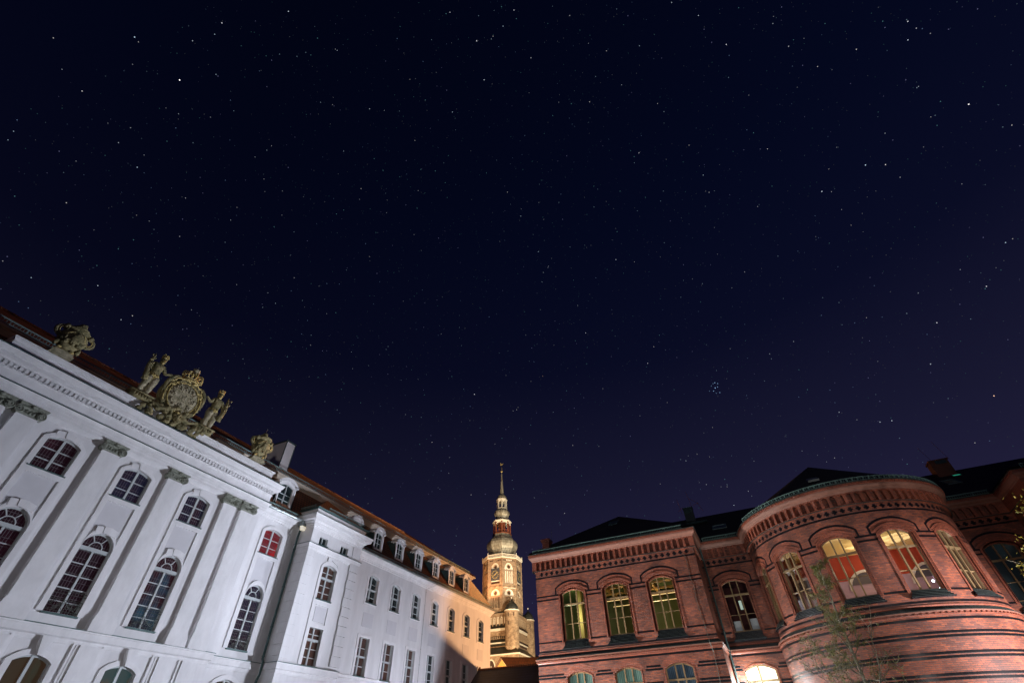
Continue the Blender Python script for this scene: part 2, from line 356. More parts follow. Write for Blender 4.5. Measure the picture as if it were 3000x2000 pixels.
def window(F,parent,u0,u1,v0,vs,vt,depth,gmat,fmat,mulls=(.5,),trans=(),bars=(),fan=False,ft=.06,mw=.05,sill=None,silm=None,bt=.018,fd=.05,n=10,sillw=.04):
    """a window: its frame mesh with glass and sill as children"""
    mb=MB(); D=-depth
    inn=outline(u0+ft,u1-ft,v0+ft,vs,vt-ft,n); out=outline(u0,u1,v0,vs,vt,n)
    mb.ring(F,inn,out,D,D+fd); mb.box(F,u0,u1,v0,v0+ft,D,D+fd+.004)
    W_=u1-u0; low_top=trans[0][0] if trans else None
    for m in mulls:
        c=u0+W_*m; top=archz(c,u0,u1,vs,vt)
        if fan: top=trans[0][0]
        mb.box(F,c-mw,c+mw,v0+ft,top-.01,D+.002,D+fd+.02)
    for tz,th in trans: mb.box(F,u0+.003,u1-.003,tz-th,tz+th,D+.004,D+fd+.06)
    for b in bars:
        mb.box(F,u0+ft,u1-ft,b-bt,b+bt,D+.003,D+fd-.008)
    if fan:
        um=(u0+u1)/2; zc=trans[0][0]+trans[0][1]; rr_=(W_/2-ft)*.5; k=8
        A=[(um-rr_*cos(PI*i/k),zc+rr_*sin(PI*i/k)) for i in range(k+1)]; B=[(um-(rr_-.035)*cos(PI*i/k),zc+(rr_-.035)*sin(PI*i/k)) for i in range(k+1)]
        mb.ring(F,B,A,D,D+fd)
        for a in (PI/3,2*PI/3):
            p=Vector((um+rr_*cos(a),zc+rr_*sin(a))); q=Vector((um+(W_/2-ft*.6)*cos(a),zc+(vt-zc-ft*.6)*sin(a))); d=(q-p).normalized(); nn=Vector((-d.y,d.x))*.018
            mb.prism(F,[(p-nn)[:],(q-nn)[:],(q+nn)[:],(p+nn)[:]],D,D+fd-.005)
    w=mb.build('window',fmat,parent)
    g=MB(); o2=outline(u0+.01,u1-.01,v0+.01,vs,vt-.01,n); g.poly([F(a,b,D+.012) for a,b in o2],[(a-u0,b-v0) for a,b in o2]); g.build('glass',gmat,w)
    if sill:
        sb=MB(); sb.box(F,u0-sillw,u1+sillw,v0-sill,v0+.005,-depth+.01,.11); sb.build('sill',silm or greenm,w)
    return w

# ================================================================ ground
g=MB(); g.quad((-700,-300,0),(700,-300,0),(700,1100,0),(-700,1100,0)); struct(g.build('courtyard_ground',paving))

# ================================================================ WHITE BAROQUE BUILDING
WB=thing('university_building','long white baroque building with pilasters, arched windows and an orange tiled mansard roof','building',(-30,20,0))
XR=-24.55; XM=-24.0; XB=-23.35
RIS=(3.75,17.35); BLK=(20.87,25.40); YE=47.2
bays=(7.40,10.55,13.72)
wl=MB()
# risalit wall
F=FW(XM)
ops=[(c-.62,c+.62,10.6,11.80,11.99) for c in bays]
wall(wl,F,RIS[0],RIS[1],9.75,12.5,ops,.16)
ops=[(c-.6,c+.6,6.13,8.50,9.10) for c in bays]
wall(wl,F,RIS[0],RIS[1],5.4,9.75,ops,.16,n=14)
ops=[(c-.62,c+.62,2.0,4.62,4.84) for c in bays]
wall(wl,F,RIS[0],RIS[1],0,5.4,ops,.18)
wl.box(F,RIS[0],RIS[1],12.5,14.2,-.5,0)
# sides of risalit
wl.quad((XM,RIS[1],0),(XM,RIS[1],14.2),(XR-1.5,RIS[1],14.2),(XR-1.5,RIS[1],0)); wl.quad((XM,RIS[0],0),(XM,RIS[0],14.2),(XR-1.5,RIS[0],14.2),(XR-1.5,RIS[0],0))
# recess bays
F=FW(XR)
for a,b,c in ((RIS[1],BLK[0],19.12),(-12,RIS[0],2.0)):
    wall(wl,F,a,b,9.75,13.1,[(c-.65,c+.65,10.74,11.95,12.14)],.16)
    wall(wl,F,a,b,5.4,9.75,[(c-.6,c+.6,6.15,8.55,9.15)],.16,n=14)
    wall(wl,F,a,b,0,5.4,[(c-.65,c+.65,2,4.70,4.92)],.18)
# wing
wy=[28.70+2.737*i for i in range(7)]
wall(wl,F,BLK[1],YE,9.0,12.9,[(c-.55,c+.55,10.16,11.74,11.93) for c in wy],.26,n=8)
wall(wl,F,BLK[1],YE,5.4,9.0,[(c-.54,c+.54,5.96,8.07,8.07) for c in wy],.24)
wall(wl,F,BLK[1],YE,0,5.4,[(c-.54,c+.54,1.9,4.2,4.2) for c in wy],.24)
wl.quad((XR,YE,0),(XR,YE,13),(-37.9,YE,13),(-37.9,YE,0)); wl.quad((-37.9,YE,0),(-37.9,YE,13),(-37.9,-12,13),(-37.9,-12,0)); wl.quad((XR,-12,0),(XR,-12,13),(-37.9,-12,13),(-37.9,-12,0))
# block
F=FW(XB)
wall(wl,F,BLK[0],BLK[1],11.8,12.75,[(21.57,22.27,11.9,12.36,12.36),(23.52,24.22,11.9,12.36,12.36)],.2)
wall(wl,F,BLK[0],BLK[1],8.0,11.8,[(22.4,23.6,9.05,10.78,10.98)],.22,n=8)
wall(wl,F,BLK[0],BLK[1],5.3,8.0,[(22.4,23.6,5.80,7.60,7.60)],.22)
wall(wl,F,BLK[0],BLK[1],0,5.3,[(22.4,23.6,2,4.3,4.3)],.22)
wl.box(F,BLK[0],BLK[1],12.75,13.95,-1.5,0)
for yy in BLK: wl.quad((XB,yy,0),(XB,yy,13.9),(XR-.5,yy,13.9),(XR-.5,yy,0))
wl.build('wall',stucco,WB)

# rustication joints: raised flat courses on the block corners and its side
F=FW(XB)
for a_,b_,d_,dk in ((BLK[0]-.02,BLK[0]+.62,.03,-.12),(24.58,BLK[1]+.02,.09,0)):
    for zs_,ze_ in ((5.95,11.6),(.4,5.0)):
        rb=MB(); zz=zs_; k=0; rb.box(F,a_+.02,b_-.15,zs_,ze_,0,d_*.35)
        while zz<ze_: rb.box(F,a_+(k%2)*(.04 if dk==0 else 0),b_+(k%2)*dk,zz,zz+.485,0,d_); zz+=.515; k+=1
        rb.build('rusticated_corner',stucco,WB)
rs=MB(); F=FB(BLK[0]); zz=.4
while zz<11.6:
    if not 5.2<zz<5.7: rs.box(F,XR,XB+.028,zz,min(zz+.495,11.6),0,.03)
    zz+=.515
rs.build('rusticated_side',stucco,WB)

# raised strips behind windows with keystones, surrounds and sunk panels
for bi,(c,X0,hw,z_up,asp) in enumerate([(b,XM,.62,(10.6,11.80,11.99),0) for b in bays]+[(19.12,XR,.65,(10.74,11.95,12.14),0),(2.0,XR,.65,(10.74,11.95,12.14),0)]):
    F=FW(X0); st=MB(); zb,zs,zt=z_up; rec=X0==XR
    a=c-hw-.19; b=c+hw+.19; p=.065
    # upper surround
    st.ring(F,outline(c-hw,c+hw,zb,zs,zt),outline(a,b,zb,zs+.02,zt+.20),0,p)
    if not rec:
        st.prism(F,[(c-.13,zt),(c+.13,zt),(c+.19,zt+.27),(c-.19,zt+.27)],0,p+.05)
        st.prism(F,[(c-.48,zt-.03),(c-.14,zt+.01),(c-.2,zt+.25),(c-.5,zt+.18)],0,p+.025); st.prism(F,[(c+.14,zt+.01),(c+.48,zt-.03),(c+.5,zt+.18),(c+.2,zt+.25)],0,p+.025)
    # strip with panel: frame pieces round the panel
    lo=(6.13,8.50,9.10) if not rec else (6.15,8.55,9.15); lh=.6
    pt=10.36 if not rec else 10.5
    st.box(F,a,b,pt,zb,0,p); st.box(F,a,c-lh,lo[0],pt,0,p); st.box(F,c+lh,b,lo[0],pt,0,p)
    pa=outline(c-lh,c+lh,lo[1]-.001,lo[1],lo[2],14); po=[(q[0],q[1]) for q in outline(c-lh-.004,c+lh+.004,lo[1]-.001,lo[1]+.08,lo[2]+.21,14)]
    st.ring(F,pa,po,0,p+.02)
    if not rec:
        st.prism(F,[(c-.12,lo[2]),(c+.12,lo[2]),(c+.17,lo[2]+.27),(c-.17,lo[2]+.27)],0,p+.07); st.prism(F,[(c-.4,lo[2]-.05),(c-.13,lo[2]),(c-.18,lo[2]+.26),(c-.44,lo[2]+.2)],0,p+.045)
        st.prism(F,[(c+.13,lo[2]),(c+.4,lo[2]-.05),(c+.44,lo[2]+.2),(c+.18,lo[2]+.26)],0,p+.045)
    # ground floor surround
    go=(2.0,4.62,4.84) if not rec else (2,4.70,4.92)
    st.ring(F,outline(c-hw,c+hw,*go),outline(a-.03,b+.03,go[0],go[1]+.03,go[2]+.19),0,p)
    if not rec:
        st.prism(F,[(c-.05,go[2]-.02),(c+.05,go[2]-.02),(c+.26,5.4),(c-.20,5.4)],0,p+.16)
    st.build('window_surround',trimw,WB)
    # sunk panel border
    pn=MB(); pn.box(F,c-lh,c+lh,lo[2]-.02,pt,-.01,.004); pn.build('panel',stucco2,WB)
    gu=[gl_wine,gl_wine2,gl_wine2][bi%3] if not rec else (gl_red if c>10 else gl_wine); gl_=[gl_wine,gl_wine,gl_teal][bi%3] if not rec else gl_wine2
    window(F,WB,c-hw,c+hw,zb,zs,zt,.14,gu,winw,(.5,),(),(zb+.42,zb+.86),False,.05,.045,.035,sillw=.07)
    w=window(F,WB,c-lh,c+lh,lo[0],lo[1],lo[2],.14,gl_,winw,(.5,),((8.46 if not rec else 8.5,.07),),tuple(lo[0]+.42+.45*i for i in range(4)),True,.05,.04,.05,n=14)
    # wrought-iron balcony
    br=MB(); q=lambda u,v:F(u,v,.015)
    for z in (lo[0]+.10,lo[0]+.47,lo[0]+.66,lo[0]+.76): br.tube([q(c-lh,z),q(c+lh,z)],.011,4)
    for u in (c-lh+.01,c+lh-.01): br.tube([q(u,lo[0]+.1),q(u,lo[0]+.47)],.012,4)
    for k in range(12): br.tube([q(c-lh+.05+k*.1,lo[0]),q(c-lh+.05+k*.1,lo[0]+.1)],.007,3)
    for sx in (-1,1):
        for (cu,cv,r_,t0,t1) in ((.36,.29,.13,0,5.5),(.16,.25,.10,1,7),(.48,.36,.07,2,7.5),(.30,.20,.07,3,8)):
            br.tube([q(c+sx*(cu+r_*(1-.08*t)*cos(t0+t)),lo[0]+cv+r_*(1-.08*t)*sin(t0+t)) for t in [i*.55 for i in range(int((t1-t0)/.55)+3)]],.010,3)
        br.tube([q(c+sx*.0,lo[0]+.12),q(c+sx*.18,lo[0]+.3),q(c+sx*.05,lo[0]+.45)],.012,3); br.tube([q(c+sx*.55,lo[0]+.12),q(c+sx*.25,lo[0]+.2),q(c-sx*.05,lo[0]+.42)],.011,3)
        for k in range(7):
            u_,v_=c+sx*(.1+.45*random.random()),lo[0]+.15+.28*random.random(); br.blob(q(u_,v_),(.02,.022,.022),5,3)
    br.build('balcony_railing',iron,w)
    window(F,WB,c-hw,c+hw,go[0],go[1],go[2],.16,[gl_green,gl_green,gl_orange][bi%3],winw,(.5,),((3.9,.03),),(),False,.05,.05,.05)

# pilasters with ionic capitals
def capital(mb,F,c,hw,z0):
    mb.box(F,c-hw-.03,c+hw+.03,z0,z0+.10,0,.215); mb.box(F,c-hw-.10,c+hw+.10,z0+.33,z0+.385,0,.32); mb.box(F,c-hw-.14,c+hw+.14,z0+.385,z0+.43,0,.36)
    mb.box(F,c-hw,c+hw,z0+.1,z0+.33,0,.19)
    for s in (-1,1):
        cu=c+s*(hw+.0); cv=z0+.15
        for w_ in (.20,):
            pts=[]
            for i in range(30):
                t=i/29; r_=.15*(1-t)+.02; a=PI/2+s*(-1)*t*2*PI*2.1
                pts.append(F(cu+r_*cos(a),cv+r_*sin(a),.27+.03*t))
            mb.tube(pts,.026,4)
        mb.lathe((0,0,0),[(0,0)]*2,3) if 0 else None
        n=14; mb.prism(F,[(cu+.155*cos(2*PI*i/n),cv+.155*sin(2*PI*i/n)) for i in range(n)],.0,.24)
        mb.blob(F(cu,cv,.29),(.035,.04,.04),6,4)
    for i in range(-2,3): mb.blob(F(c+i*hw*.33,z0+.12-abs(i)*-.035,.24),(.06,.05,.075),6,4,.3)
    mb.blob(F(c,z0+.36,.36),(.06,.09,.08),7,5,.3)
for c in (4.62,5.72,9.02,12.12,15.32,16.42):
    F=FW(XM); hw=.375; p=MB()
    p.box(F,c-hw,c+hw,6.36,12.13,0,.20); p.box(F,c-hw-.02,c+hw+.02,12.02,12.07,.0,.205)
    for z0,z1,o in ((5.74,6.1,.11),(6.1,6.16,.09),(6.16,6.27,.07),(6.27,6.36,.035)): p.box(F,c-hw-o,c+hw+o,z0,z1,0,.18+o)
    po=p.build('pilaster',trimw,WB)
    cp=MB(); capital(cp,F,c,hw,12.13); cp.build('capital',capm,po)
    gp=MB(); gp.box(F,c-hw-.12,c+hw+.12,0,5.3,0,.10); gp.box(F,c-hw,c+hw,0,5.3,.10,.16); gp.build('ground_pilaster',trimw,WB)
for c in (17.9,20.55): 
    F=FW(XR); p=MB(); p.box(F,c-.28,c+.28,5.75,12.6,0,.05); p.build('wall_strip',trimw,WB)
gs=MB(); F=FW(XM)
for c in bays: gs.box(F,c-1.1,c-.98,0,5.35,0,.08); gs.box(F,c+.98,c+1.1,0,5.35,0,.08)
gs.build('ground_strip',trimw,WB)

# plan path & cornices
def off(path): return path
ris_path=[(XR-.4,RIS[0]),(XM,RIS[0]),(XM,RIS[1]),(XR-.4,RIS[1])]
ent=MB()
ent.sweep(ris_path,[(.0,12.40),(.12,12.5),(.20,12.55),(.20,12.66),(.225,12.67),(.225,12.79),(.25,12.80),(.25,12.92),(.30,12.96),(.33,13.02),(.0,13.02)])
ent.sweep(ris_path,[(.0,13.05),(.20,13.05),(.20,13.46),(.24,13.50),(.24,13.54),(.0,13.54)])
ent.sweep(ris_path,[(.0,13.545),(.20,13.545),(.20,13.70),(.38,13.72),(.40,13.78),(.50,13.82),(.50,13.93),(.54,13.96),(.60,14.08),(.62,14.14),(0,14.2)])
ent.build('entablature',trimw,WB)
gr=MB(); gr.sweep(ris_path,[(.1,13.02),(.36,13.022),(.36,13.05),(.1,13.07)]); gr.sweep(ris_path,[(.1,14.15),(.65,14.15),(.65,14.175),(.1,14.22)])
string_path=[(XR,-12),(XR,RIS[0]),(XM,RIS[0]),(XM,RIS[1]),(XR,RIS[1]),(XR,BLK[0]),(XB,BLK[0]),(XB,BLK[1]),(XR,BLK[1]),(XR,YE)]
gr.sweep(string_path[:8],[(0,5.735),(.19,5.735),(.19,5.76),(0,5.80)]); gr.build('ledge_flashing',greenm,WB)
dn=MB(); F=FW(XM); y=RIS[0]-.2; dn.sweep(ris_path,[(.19,13.56),(.205,13.56),(.205,13.70),(.19,13.70)])
while y<RIS[1]+.22:
    dn.box(F,y,y+.115,13.555,13.70,.20,.36); y+=.185
dn.build('dentil_course',trimw,WB)
stc=MB(); stc.sweep(string_path[:8],[(0,5.26),(.03,5.30),(.06,5.38),(.06,5.42),(.14,5.47),(.14,5.66),(.17,5.70),(.17,5.735),(0,5.735)])
stc.sweep(string_path[7:],[(0,5.76),(.05,5.78),(.07,5.93),(0,5.95)]); stc.build('string_course',trimw,WB)
eave_path=[(XR,RIS[1]),(XR,BLK[0])]
for nm,pp in (('eave_cornice',[(XR,RIS[1]+.01),(XR,BLK[0])]),('eave_cornice',[(XR,BLK[1]),(XR,YE),(XR-6,YE)]),('eave_cornice',[(XR,-12),(XR,RIS[0])])):
    e=MB(); e.sweep(pp,[(0,12.60),(.04,12.62),(.06,12.72),(.10,12.74),(.12,12.80),(.22,12.88),(.28,12.98),(.36,13.02),(.38,13.08),(.0,13.12)]); e.build(nm,trimw,WB)
    gt=MB(); gt.sweep(pp,[(.36,13.09),(.42,13.03),(.50,13.03),(.55,13.09),(.55,13.14),(.36,13.16),(.36,13.09)],caps=True); gt.build('gutter',zinc,WB)
def railing(mb,path,z,h,sp,off=0,rail=.018):
    P=[Vector((p[0],p[1])) for p in path]
    for a,b in zip(P,P[1:]):
        d=(b-a); L=d.length; d.normalize(); nn=Vector((d.y,-d.x))*off; a2=a+nn; b2=b+nn
        for zz,r in ((z+h*.12,rail*.8),(z+h,rail*1.2)):
            th=math.atan2(nn.y,nn.x) if off else math.atan2(-d.x,d.y)
            mb.box(lambda u,v,w:(a2.x+d.x*u+d.y*w,a2.y+d.y*u-d.x*w,v),0,L,zz-r,zz+r,-r,r)
        n=int(L/sp)
        for i in range(n+1):
            r=.012 if i%14 else .03
            mb.box(lambda u,v,w:(a2.x+d.x*u+d.y*w,a2.y+d.y*u-d.x*w,v),i*sp-r,i*sp+r,z,z+h,-r*.6,r*.6)
rg=MB(); railing(rg,[(XR+.28,RIS[1]+.35),(XR+.28,BLK[0]-.25)],13.16,.26,.115); railing(rg,[(XR+.28,BLK[1]+.1),(XR+.28,YE-.1)],13.16,.25,.115); rg.build('snow_guard',guardm,WB)
# attic over risalit
at=MB(); ap=[(XR-.5,RIS[0]+.05),(XM-.08,RIS[0]+.05),(XM-.08,RIS[1]-.05),(XR-.5,RIS[1]-.05)]
at.sweep(ap,[(0,14.16),(0,14.74),(.03,14.76),(.05,14.84),(.12,14.90),(.12,14.97),(0,15.0),(-.45,15.0)])
for y0,y1 in ((RIS[0]+.02,5.1),(16.0,RIS[1]-.02)): at.box(FW(XM-.08),y0,y1,14.16,14.74,0,.045)
at.build('attic_parapet',stucco,WB)
# block cornices
bp=[(XR-.5,BLK[0]),(XB,BLK[0]),(XB,BLK[1]),(XR-.5,BLK[1])]
bc=MB(); bc.sweep(bp,[(0,11.42),(.04,11.45),(.06,11.55),(.10,11.6),(.12,11.74),(.14,11.78),(.0,11.80)])
bc.sweep(bp,[(0,12.66),(.04,12.68),(.05,12.78),(.10,12.82),(.12,12.92),(.24,12.99),(.26,13.06),(.44,13.10),(.46,13.22),(.52,13.30),(.54,13.38),(0,13.46)])
bc.sweep(bp,[(-.02,13.40),(.02,13.41),(.02,13.66),(.05,13.69),(.10,13.76),(.12,13.84),(.0,13.86)]); bc.build('block_cornice',trimw,WB)
bg_=MB(); bg_.sweep(bp,[(.10,13.86),(.16,13.82),(.22,13.84),(.25,13.93),(.12,13.97),(.10,13.86)]); bg_.sweep(bp,[(0,11.795),(.16,11.79),(.16,11.81),(0,11.83)]); bg_.sweep(bp,[(.3,13.385),(.56,13.385),(.56,13.40),(.3,13.42)]); bg_.build('gutter',greenm,WB)
brf=MB(); e=[(XB+.1,BLK[0]-.12,13.95),(XB+.1,BLK[1]+.12,13.95)]; pk=(-25.2,23.12,15.65); bk=(-27.5,23.12,15.65)
brf.poly([e[0],e[1],pk]); brf.poly([(-27.5,BLK[0]-.12,13.95),e[0],pk,bk]); brf.poly([e[1],(-27.5,BLK[1]+.12,13.95),bk,pk]); brf.build('block_roof',tile,WB)
rg=MB(); railing(rg,[(XB+.02,BLK[0]+.9),(XB+.02,BLK[1]-.1)],14.0,.24,.115); railing(rg,[(XR-.6,BLK[0]+.02),(XB-.35,BLK[0]+.02)],14.0,.22,.115); rg.build('snow_guard',guardm,WB)
# block windows, surrounds, panel
F=FW(XB); bs=MB(); a,b=22.4,23.6
bs.ring(F,outline(a,b,9.05,10.78,10.98,8),outline(a-.2,b+.2,9.05,10.80,11.2,8),0,.045); bs.box(F,a-.2,b+.2,8.86,9.05,0,.045)
bs.box(F,a-.2,a+.06,5.8,8.86,0,.045); bs.box(F,b-.06,b+.2,5.8,8.86,0,.045); bs.box(F,a+.06,b-.06,8.74,8.86,0,.045); bs.box(F,a+.06,b-.06,7.60,7.80,0,.045)
bs.prism(F,[(22.62,11.16),(22.9,11.2),(22.9,11.32),(23.5,11.1),(23.62,10.95),(23.62,11.4),(22.62,11.4)],0,.075)
bs.build('window_surround',trimw,WB)
pn=MB(); pn.box(F,22.56,23.44,7.9,8.66,0,.02); pn.build('panel',stucco2,WB)
window(F,WB,a,b,9.05,10.78,10.98,.2,gl_brown,winw,(.5,),((10.22,.06),),(9.45,9.83,10.55),False,.05,.05,.05,n=8)
window(F,WB,a,b,5.80,7.60,7.60,.2,gl_brown,winw,(.5,),((7.02,.06),),(6.2,6.6,7.3),False,.05,.05,.05,n=2)
window(F,WB,a,b,2.0,4.3,4.3,.2,gl_dark,winw,(.5,),((3.6,.06),),(),False,.05,.05,.05,n=2)
for y0 in (21.57,23.52): window(F,WB,y0,y0+.7,11.9,12.36,12.36,.18,gl_dark,winw,(.5,),(),(),False,.04,.03,.03,n=2)
for a_,b_ in ((BLK[0]-.02,BLK[0]+.65),(24.66,BLK[1]+.02)): sf=MB(); sf.box(F,a_,b_,11.8,12.66,0,.05); sf.build('corner_strip',trimw,WB)
# wing windows
F=FW(XR)
for i,c in enumerate(wy):
    su=MB(); su.ring(F,outline(c-.55,c+.55,10.16,11.74,11.93,8),outline(c-.74,c+.74,10.16,11.76,12.10,8),0,.04); su.box(F,c-.74,c+.74,10.0,10.16,0,.04); su.build('window_surround',trimw,WB)
    su=MB(); su.ring(F,outline(c-.54,c+.54,5.96,8.07,8.07,2),outline(c-.74,c+.74,5.96,8.25,8.25,2),0,.04); su.build('window_surround',trimw,WB)
    window(F,WB,c-.55,c+.55,10.16,11.74,11.93,.24,gl_dark,winw,(.42,),((11.02,.05),),(10.55,11.4),False,.05,.075,.05,n=8)
    window(F,WB,c-.54,c+.54,5.96,8.07,8.07,.22,gl_brown if i<3 else gl_dark,winw,(.42,),((7.02,.05),),(6.5,7.5),False,.05,.07,.05,n=2)
    window(F,WB,c-.54,c+.54,1.9,4.2,4.2,.22,gl_dark,winw,(.42,),((3.2,.05),),(),False,.05,.07,.05,n=2)
    pn=MB(); pn.box(F,c-.56,c+.56,8.68,9.53,0,.02); pn.build('panel',stucco2,WB)
# mansard roof
z0,z1=13.14,15.9; xa,xb=XR+.35,-26.2
mr_=MB(); yh=47.55; hb=45.76
mr_.quad((xa,-14,z0),(xa,yh,z0),(xb,hb,z1),(xb,-14,z1)); mr_.quad((xa,yh,z0),(-38.3,yh,z0),(-36.8,hb,z1),(xb,hb,z1))
mr_.quad((-38.3,-14,z0),(-38.3,yh,z0),(-36.8,hb,z1),(-36.8,-14,z1)); mr_.build('mansard_slope',tile,WB)
ur=MB(); ye=46.05; xr=-25.8; rd=-31.5
ur.quad((xr,-14,16.2),(xr,ye,16.2),(rd,40.35,20),(rd,-14,20)); ur.poly([(xr,ye,16.2),(-37.2,ye,16.2),(rd,40.35,20)]); ur.quad((-37.2,-14,16.2),(-37.2,ye,16.2),(rd,40.35,20),(rd,-14,20)); ur.build('upper_roof',tile,WB)
rt=MB(); y=2
while y<40: rt.box(lambda u,v,w:(rd+w,u,v),y,y+.09,20,20.09,-.1,.1); y+=2.1
rt.tube([(rd,-14,20.02),(rd,40.3,20.02)],.09,6); rt.tube([(rd,40.35,20.02),(xr,ye,16.22)],.08,6); rt.build('ridge_tiles',tile,WB)
bk_=MB(); bk_.sweep([(-26.2,-14),(-26.2,45.76),(-36.8,45.76)],[(-.05,15.84),(.04,15.86),(.06,15.93),(.16,15.98),(.20,16.04),(.38,16.10),(.40,16.17),(.0,16.2)]); bk_.build('roof_break_cornice',soffw,WB)
rg=MB(); railing(rg,[(xr-.06,-14),(xr-.06,44.95)],16.22,.24,.13); rg.build('snow_guard',guardm,WB)
# dormers
def dormer(c,hw=.52,zb=13.5,zt=14.98,rise=.2,big=False):
    xf=-24.66; F=FW(xf)
    d=MB(); wi=hw-.15
    d.ring(F,outline(c-wi,c+wi,zb+.35,zt-.12,zt+.05,8),outline(c-hw,c+hw,zb+.0,zt+.02,zt+.24,8),-.12,.03)
    d.box(F,c-hw,c+hw,zb-.15,zb+.37,-.12,.02)
    d.ring(F,arc(c-hw-.04,c+hw+.04,zt+.04,zt+.26,8),arc(c-hw-.12,c+hw+.12,zt+.06,zt+.44,8),-.5,.14)
    d.box(F,c-hw-.13,c-hw+.06,zt-.02,zt+.09,-.3,.14); d.box(F,c+hw-.06,c+hw+.13,zt-.02,zt+.09,-.3,.14); 
    for s in (-1,1): d.box(F,c+s*(hw-.02)-.05,c+s*(hw-.02)+.05,zb,zt,.03,.055)
    o=d.build('dormer',trimw,WB)
    window(F,o,c-wi,c+wi,zb+.35,zt-.12,zt+.05,.1,gl_dark,winw,(.5,),(),(zb+.75,zb+1.1),False,.035,.028,None,n=8)
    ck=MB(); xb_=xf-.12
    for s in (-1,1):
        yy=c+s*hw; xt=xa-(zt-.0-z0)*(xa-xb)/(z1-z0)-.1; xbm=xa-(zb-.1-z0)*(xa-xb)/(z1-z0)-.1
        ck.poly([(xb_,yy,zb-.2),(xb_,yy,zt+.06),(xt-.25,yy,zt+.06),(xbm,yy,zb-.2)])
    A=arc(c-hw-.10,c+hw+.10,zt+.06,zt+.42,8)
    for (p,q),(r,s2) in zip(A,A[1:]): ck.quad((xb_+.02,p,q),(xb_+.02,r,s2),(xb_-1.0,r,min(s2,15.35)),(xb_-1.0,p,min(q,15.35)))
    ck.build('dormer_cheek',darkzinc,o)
for c in [25.86]+[28.55+2.725*i for i in range(6)]: dormer(c)
for c in (19.1,2.0,-4): dormer(c,.66,13.3,15.0,big=True)
# chimney
ch=MB(); ch.box(FW(-28),20.4,21.2,17.3,19.82,-2.1,0); ch.build('chimney',mat('chimney_render',(.86,.83,.84),.8,noise=.06),WB)
cc=MB(); cc.sweep([(-30.1,20.4),(-28,20.4),(-28,21.2),(-30.1,21.2)],[(0,19.8),(.05,19.8),(.05,19.9),(-.3,19.9)]); cc.box(FW(-28),20.37,21.23,19.86,19.9,-2.1,.03)
for a_,b_ in ((20.38,20.43),(21.17,21.22)): cc.box(FW(-28),a_,b_,17.3,19.82,-.03,.03)
cc.build('chimney_flashing',darkzinc,WB)
# downpipe at inner corner
dp=MB(); px,py=XR+.22,BLK[0]-.16
dp.tube([(XR+.45,py-.1,12.98),(XR+.42,py-.1,12.8),(px,py,12.25),(px,py,5.95),(px+.16,py-.05,5.8),(px+.16,py-.05,5.25),(px,py,5.0),(px,py,0)],.062,8)
for z in (11.5,9.4,7.4,6.05,4.7): dp.tube([(px,py,z-.03),(px,py,z+.03)],.08,8)
dp.build('downpipe',greenm,WB)
lr=MB(); lr.tube([(XR+.06,35.35,0),(XR+.06,35.35,12.4),(XR+.1,35.4,12.55),(XR+.5,36.2,13.0)],.012,4)
for i in range(9): lr.blob((XR+.06,35.35,4.3+i),(.03,.03,.03),5,3)
lr.build('lightning_cable',zinc,WB)
wire=MB(); wire.tube([(XR+.035,20.2,12.3),(XR+.04,20.7,11.6)],.015,4); wire.build('cable',greenm,WB)

# wall lamp at the gutter corner
wlp=thing('wall_lamp','small grey box lamp under the gutter, in the corner of the white building','lamp',(-24.0,20.62,12.9))
m=MB(); m.box(FW(-24.0),20.45,20.82,12.78,13.08,-.3,.06); m.box(FW(-24.0),20.43,20.84,13.06,13.10,-.3,.09); m.build('housing',zinc,wlp)
m=MB(); m.prism(FW(-23.97),[(20.52,12.55),(20.74,12.55),(20.80,12.78),(20.46,12.78)],-.15,.03,True); m.build('glass_shade',mat('opal_lamp_glass',(.85,.8,.65),.3,emit=(1,.9,.7),estr=.5),wlp)

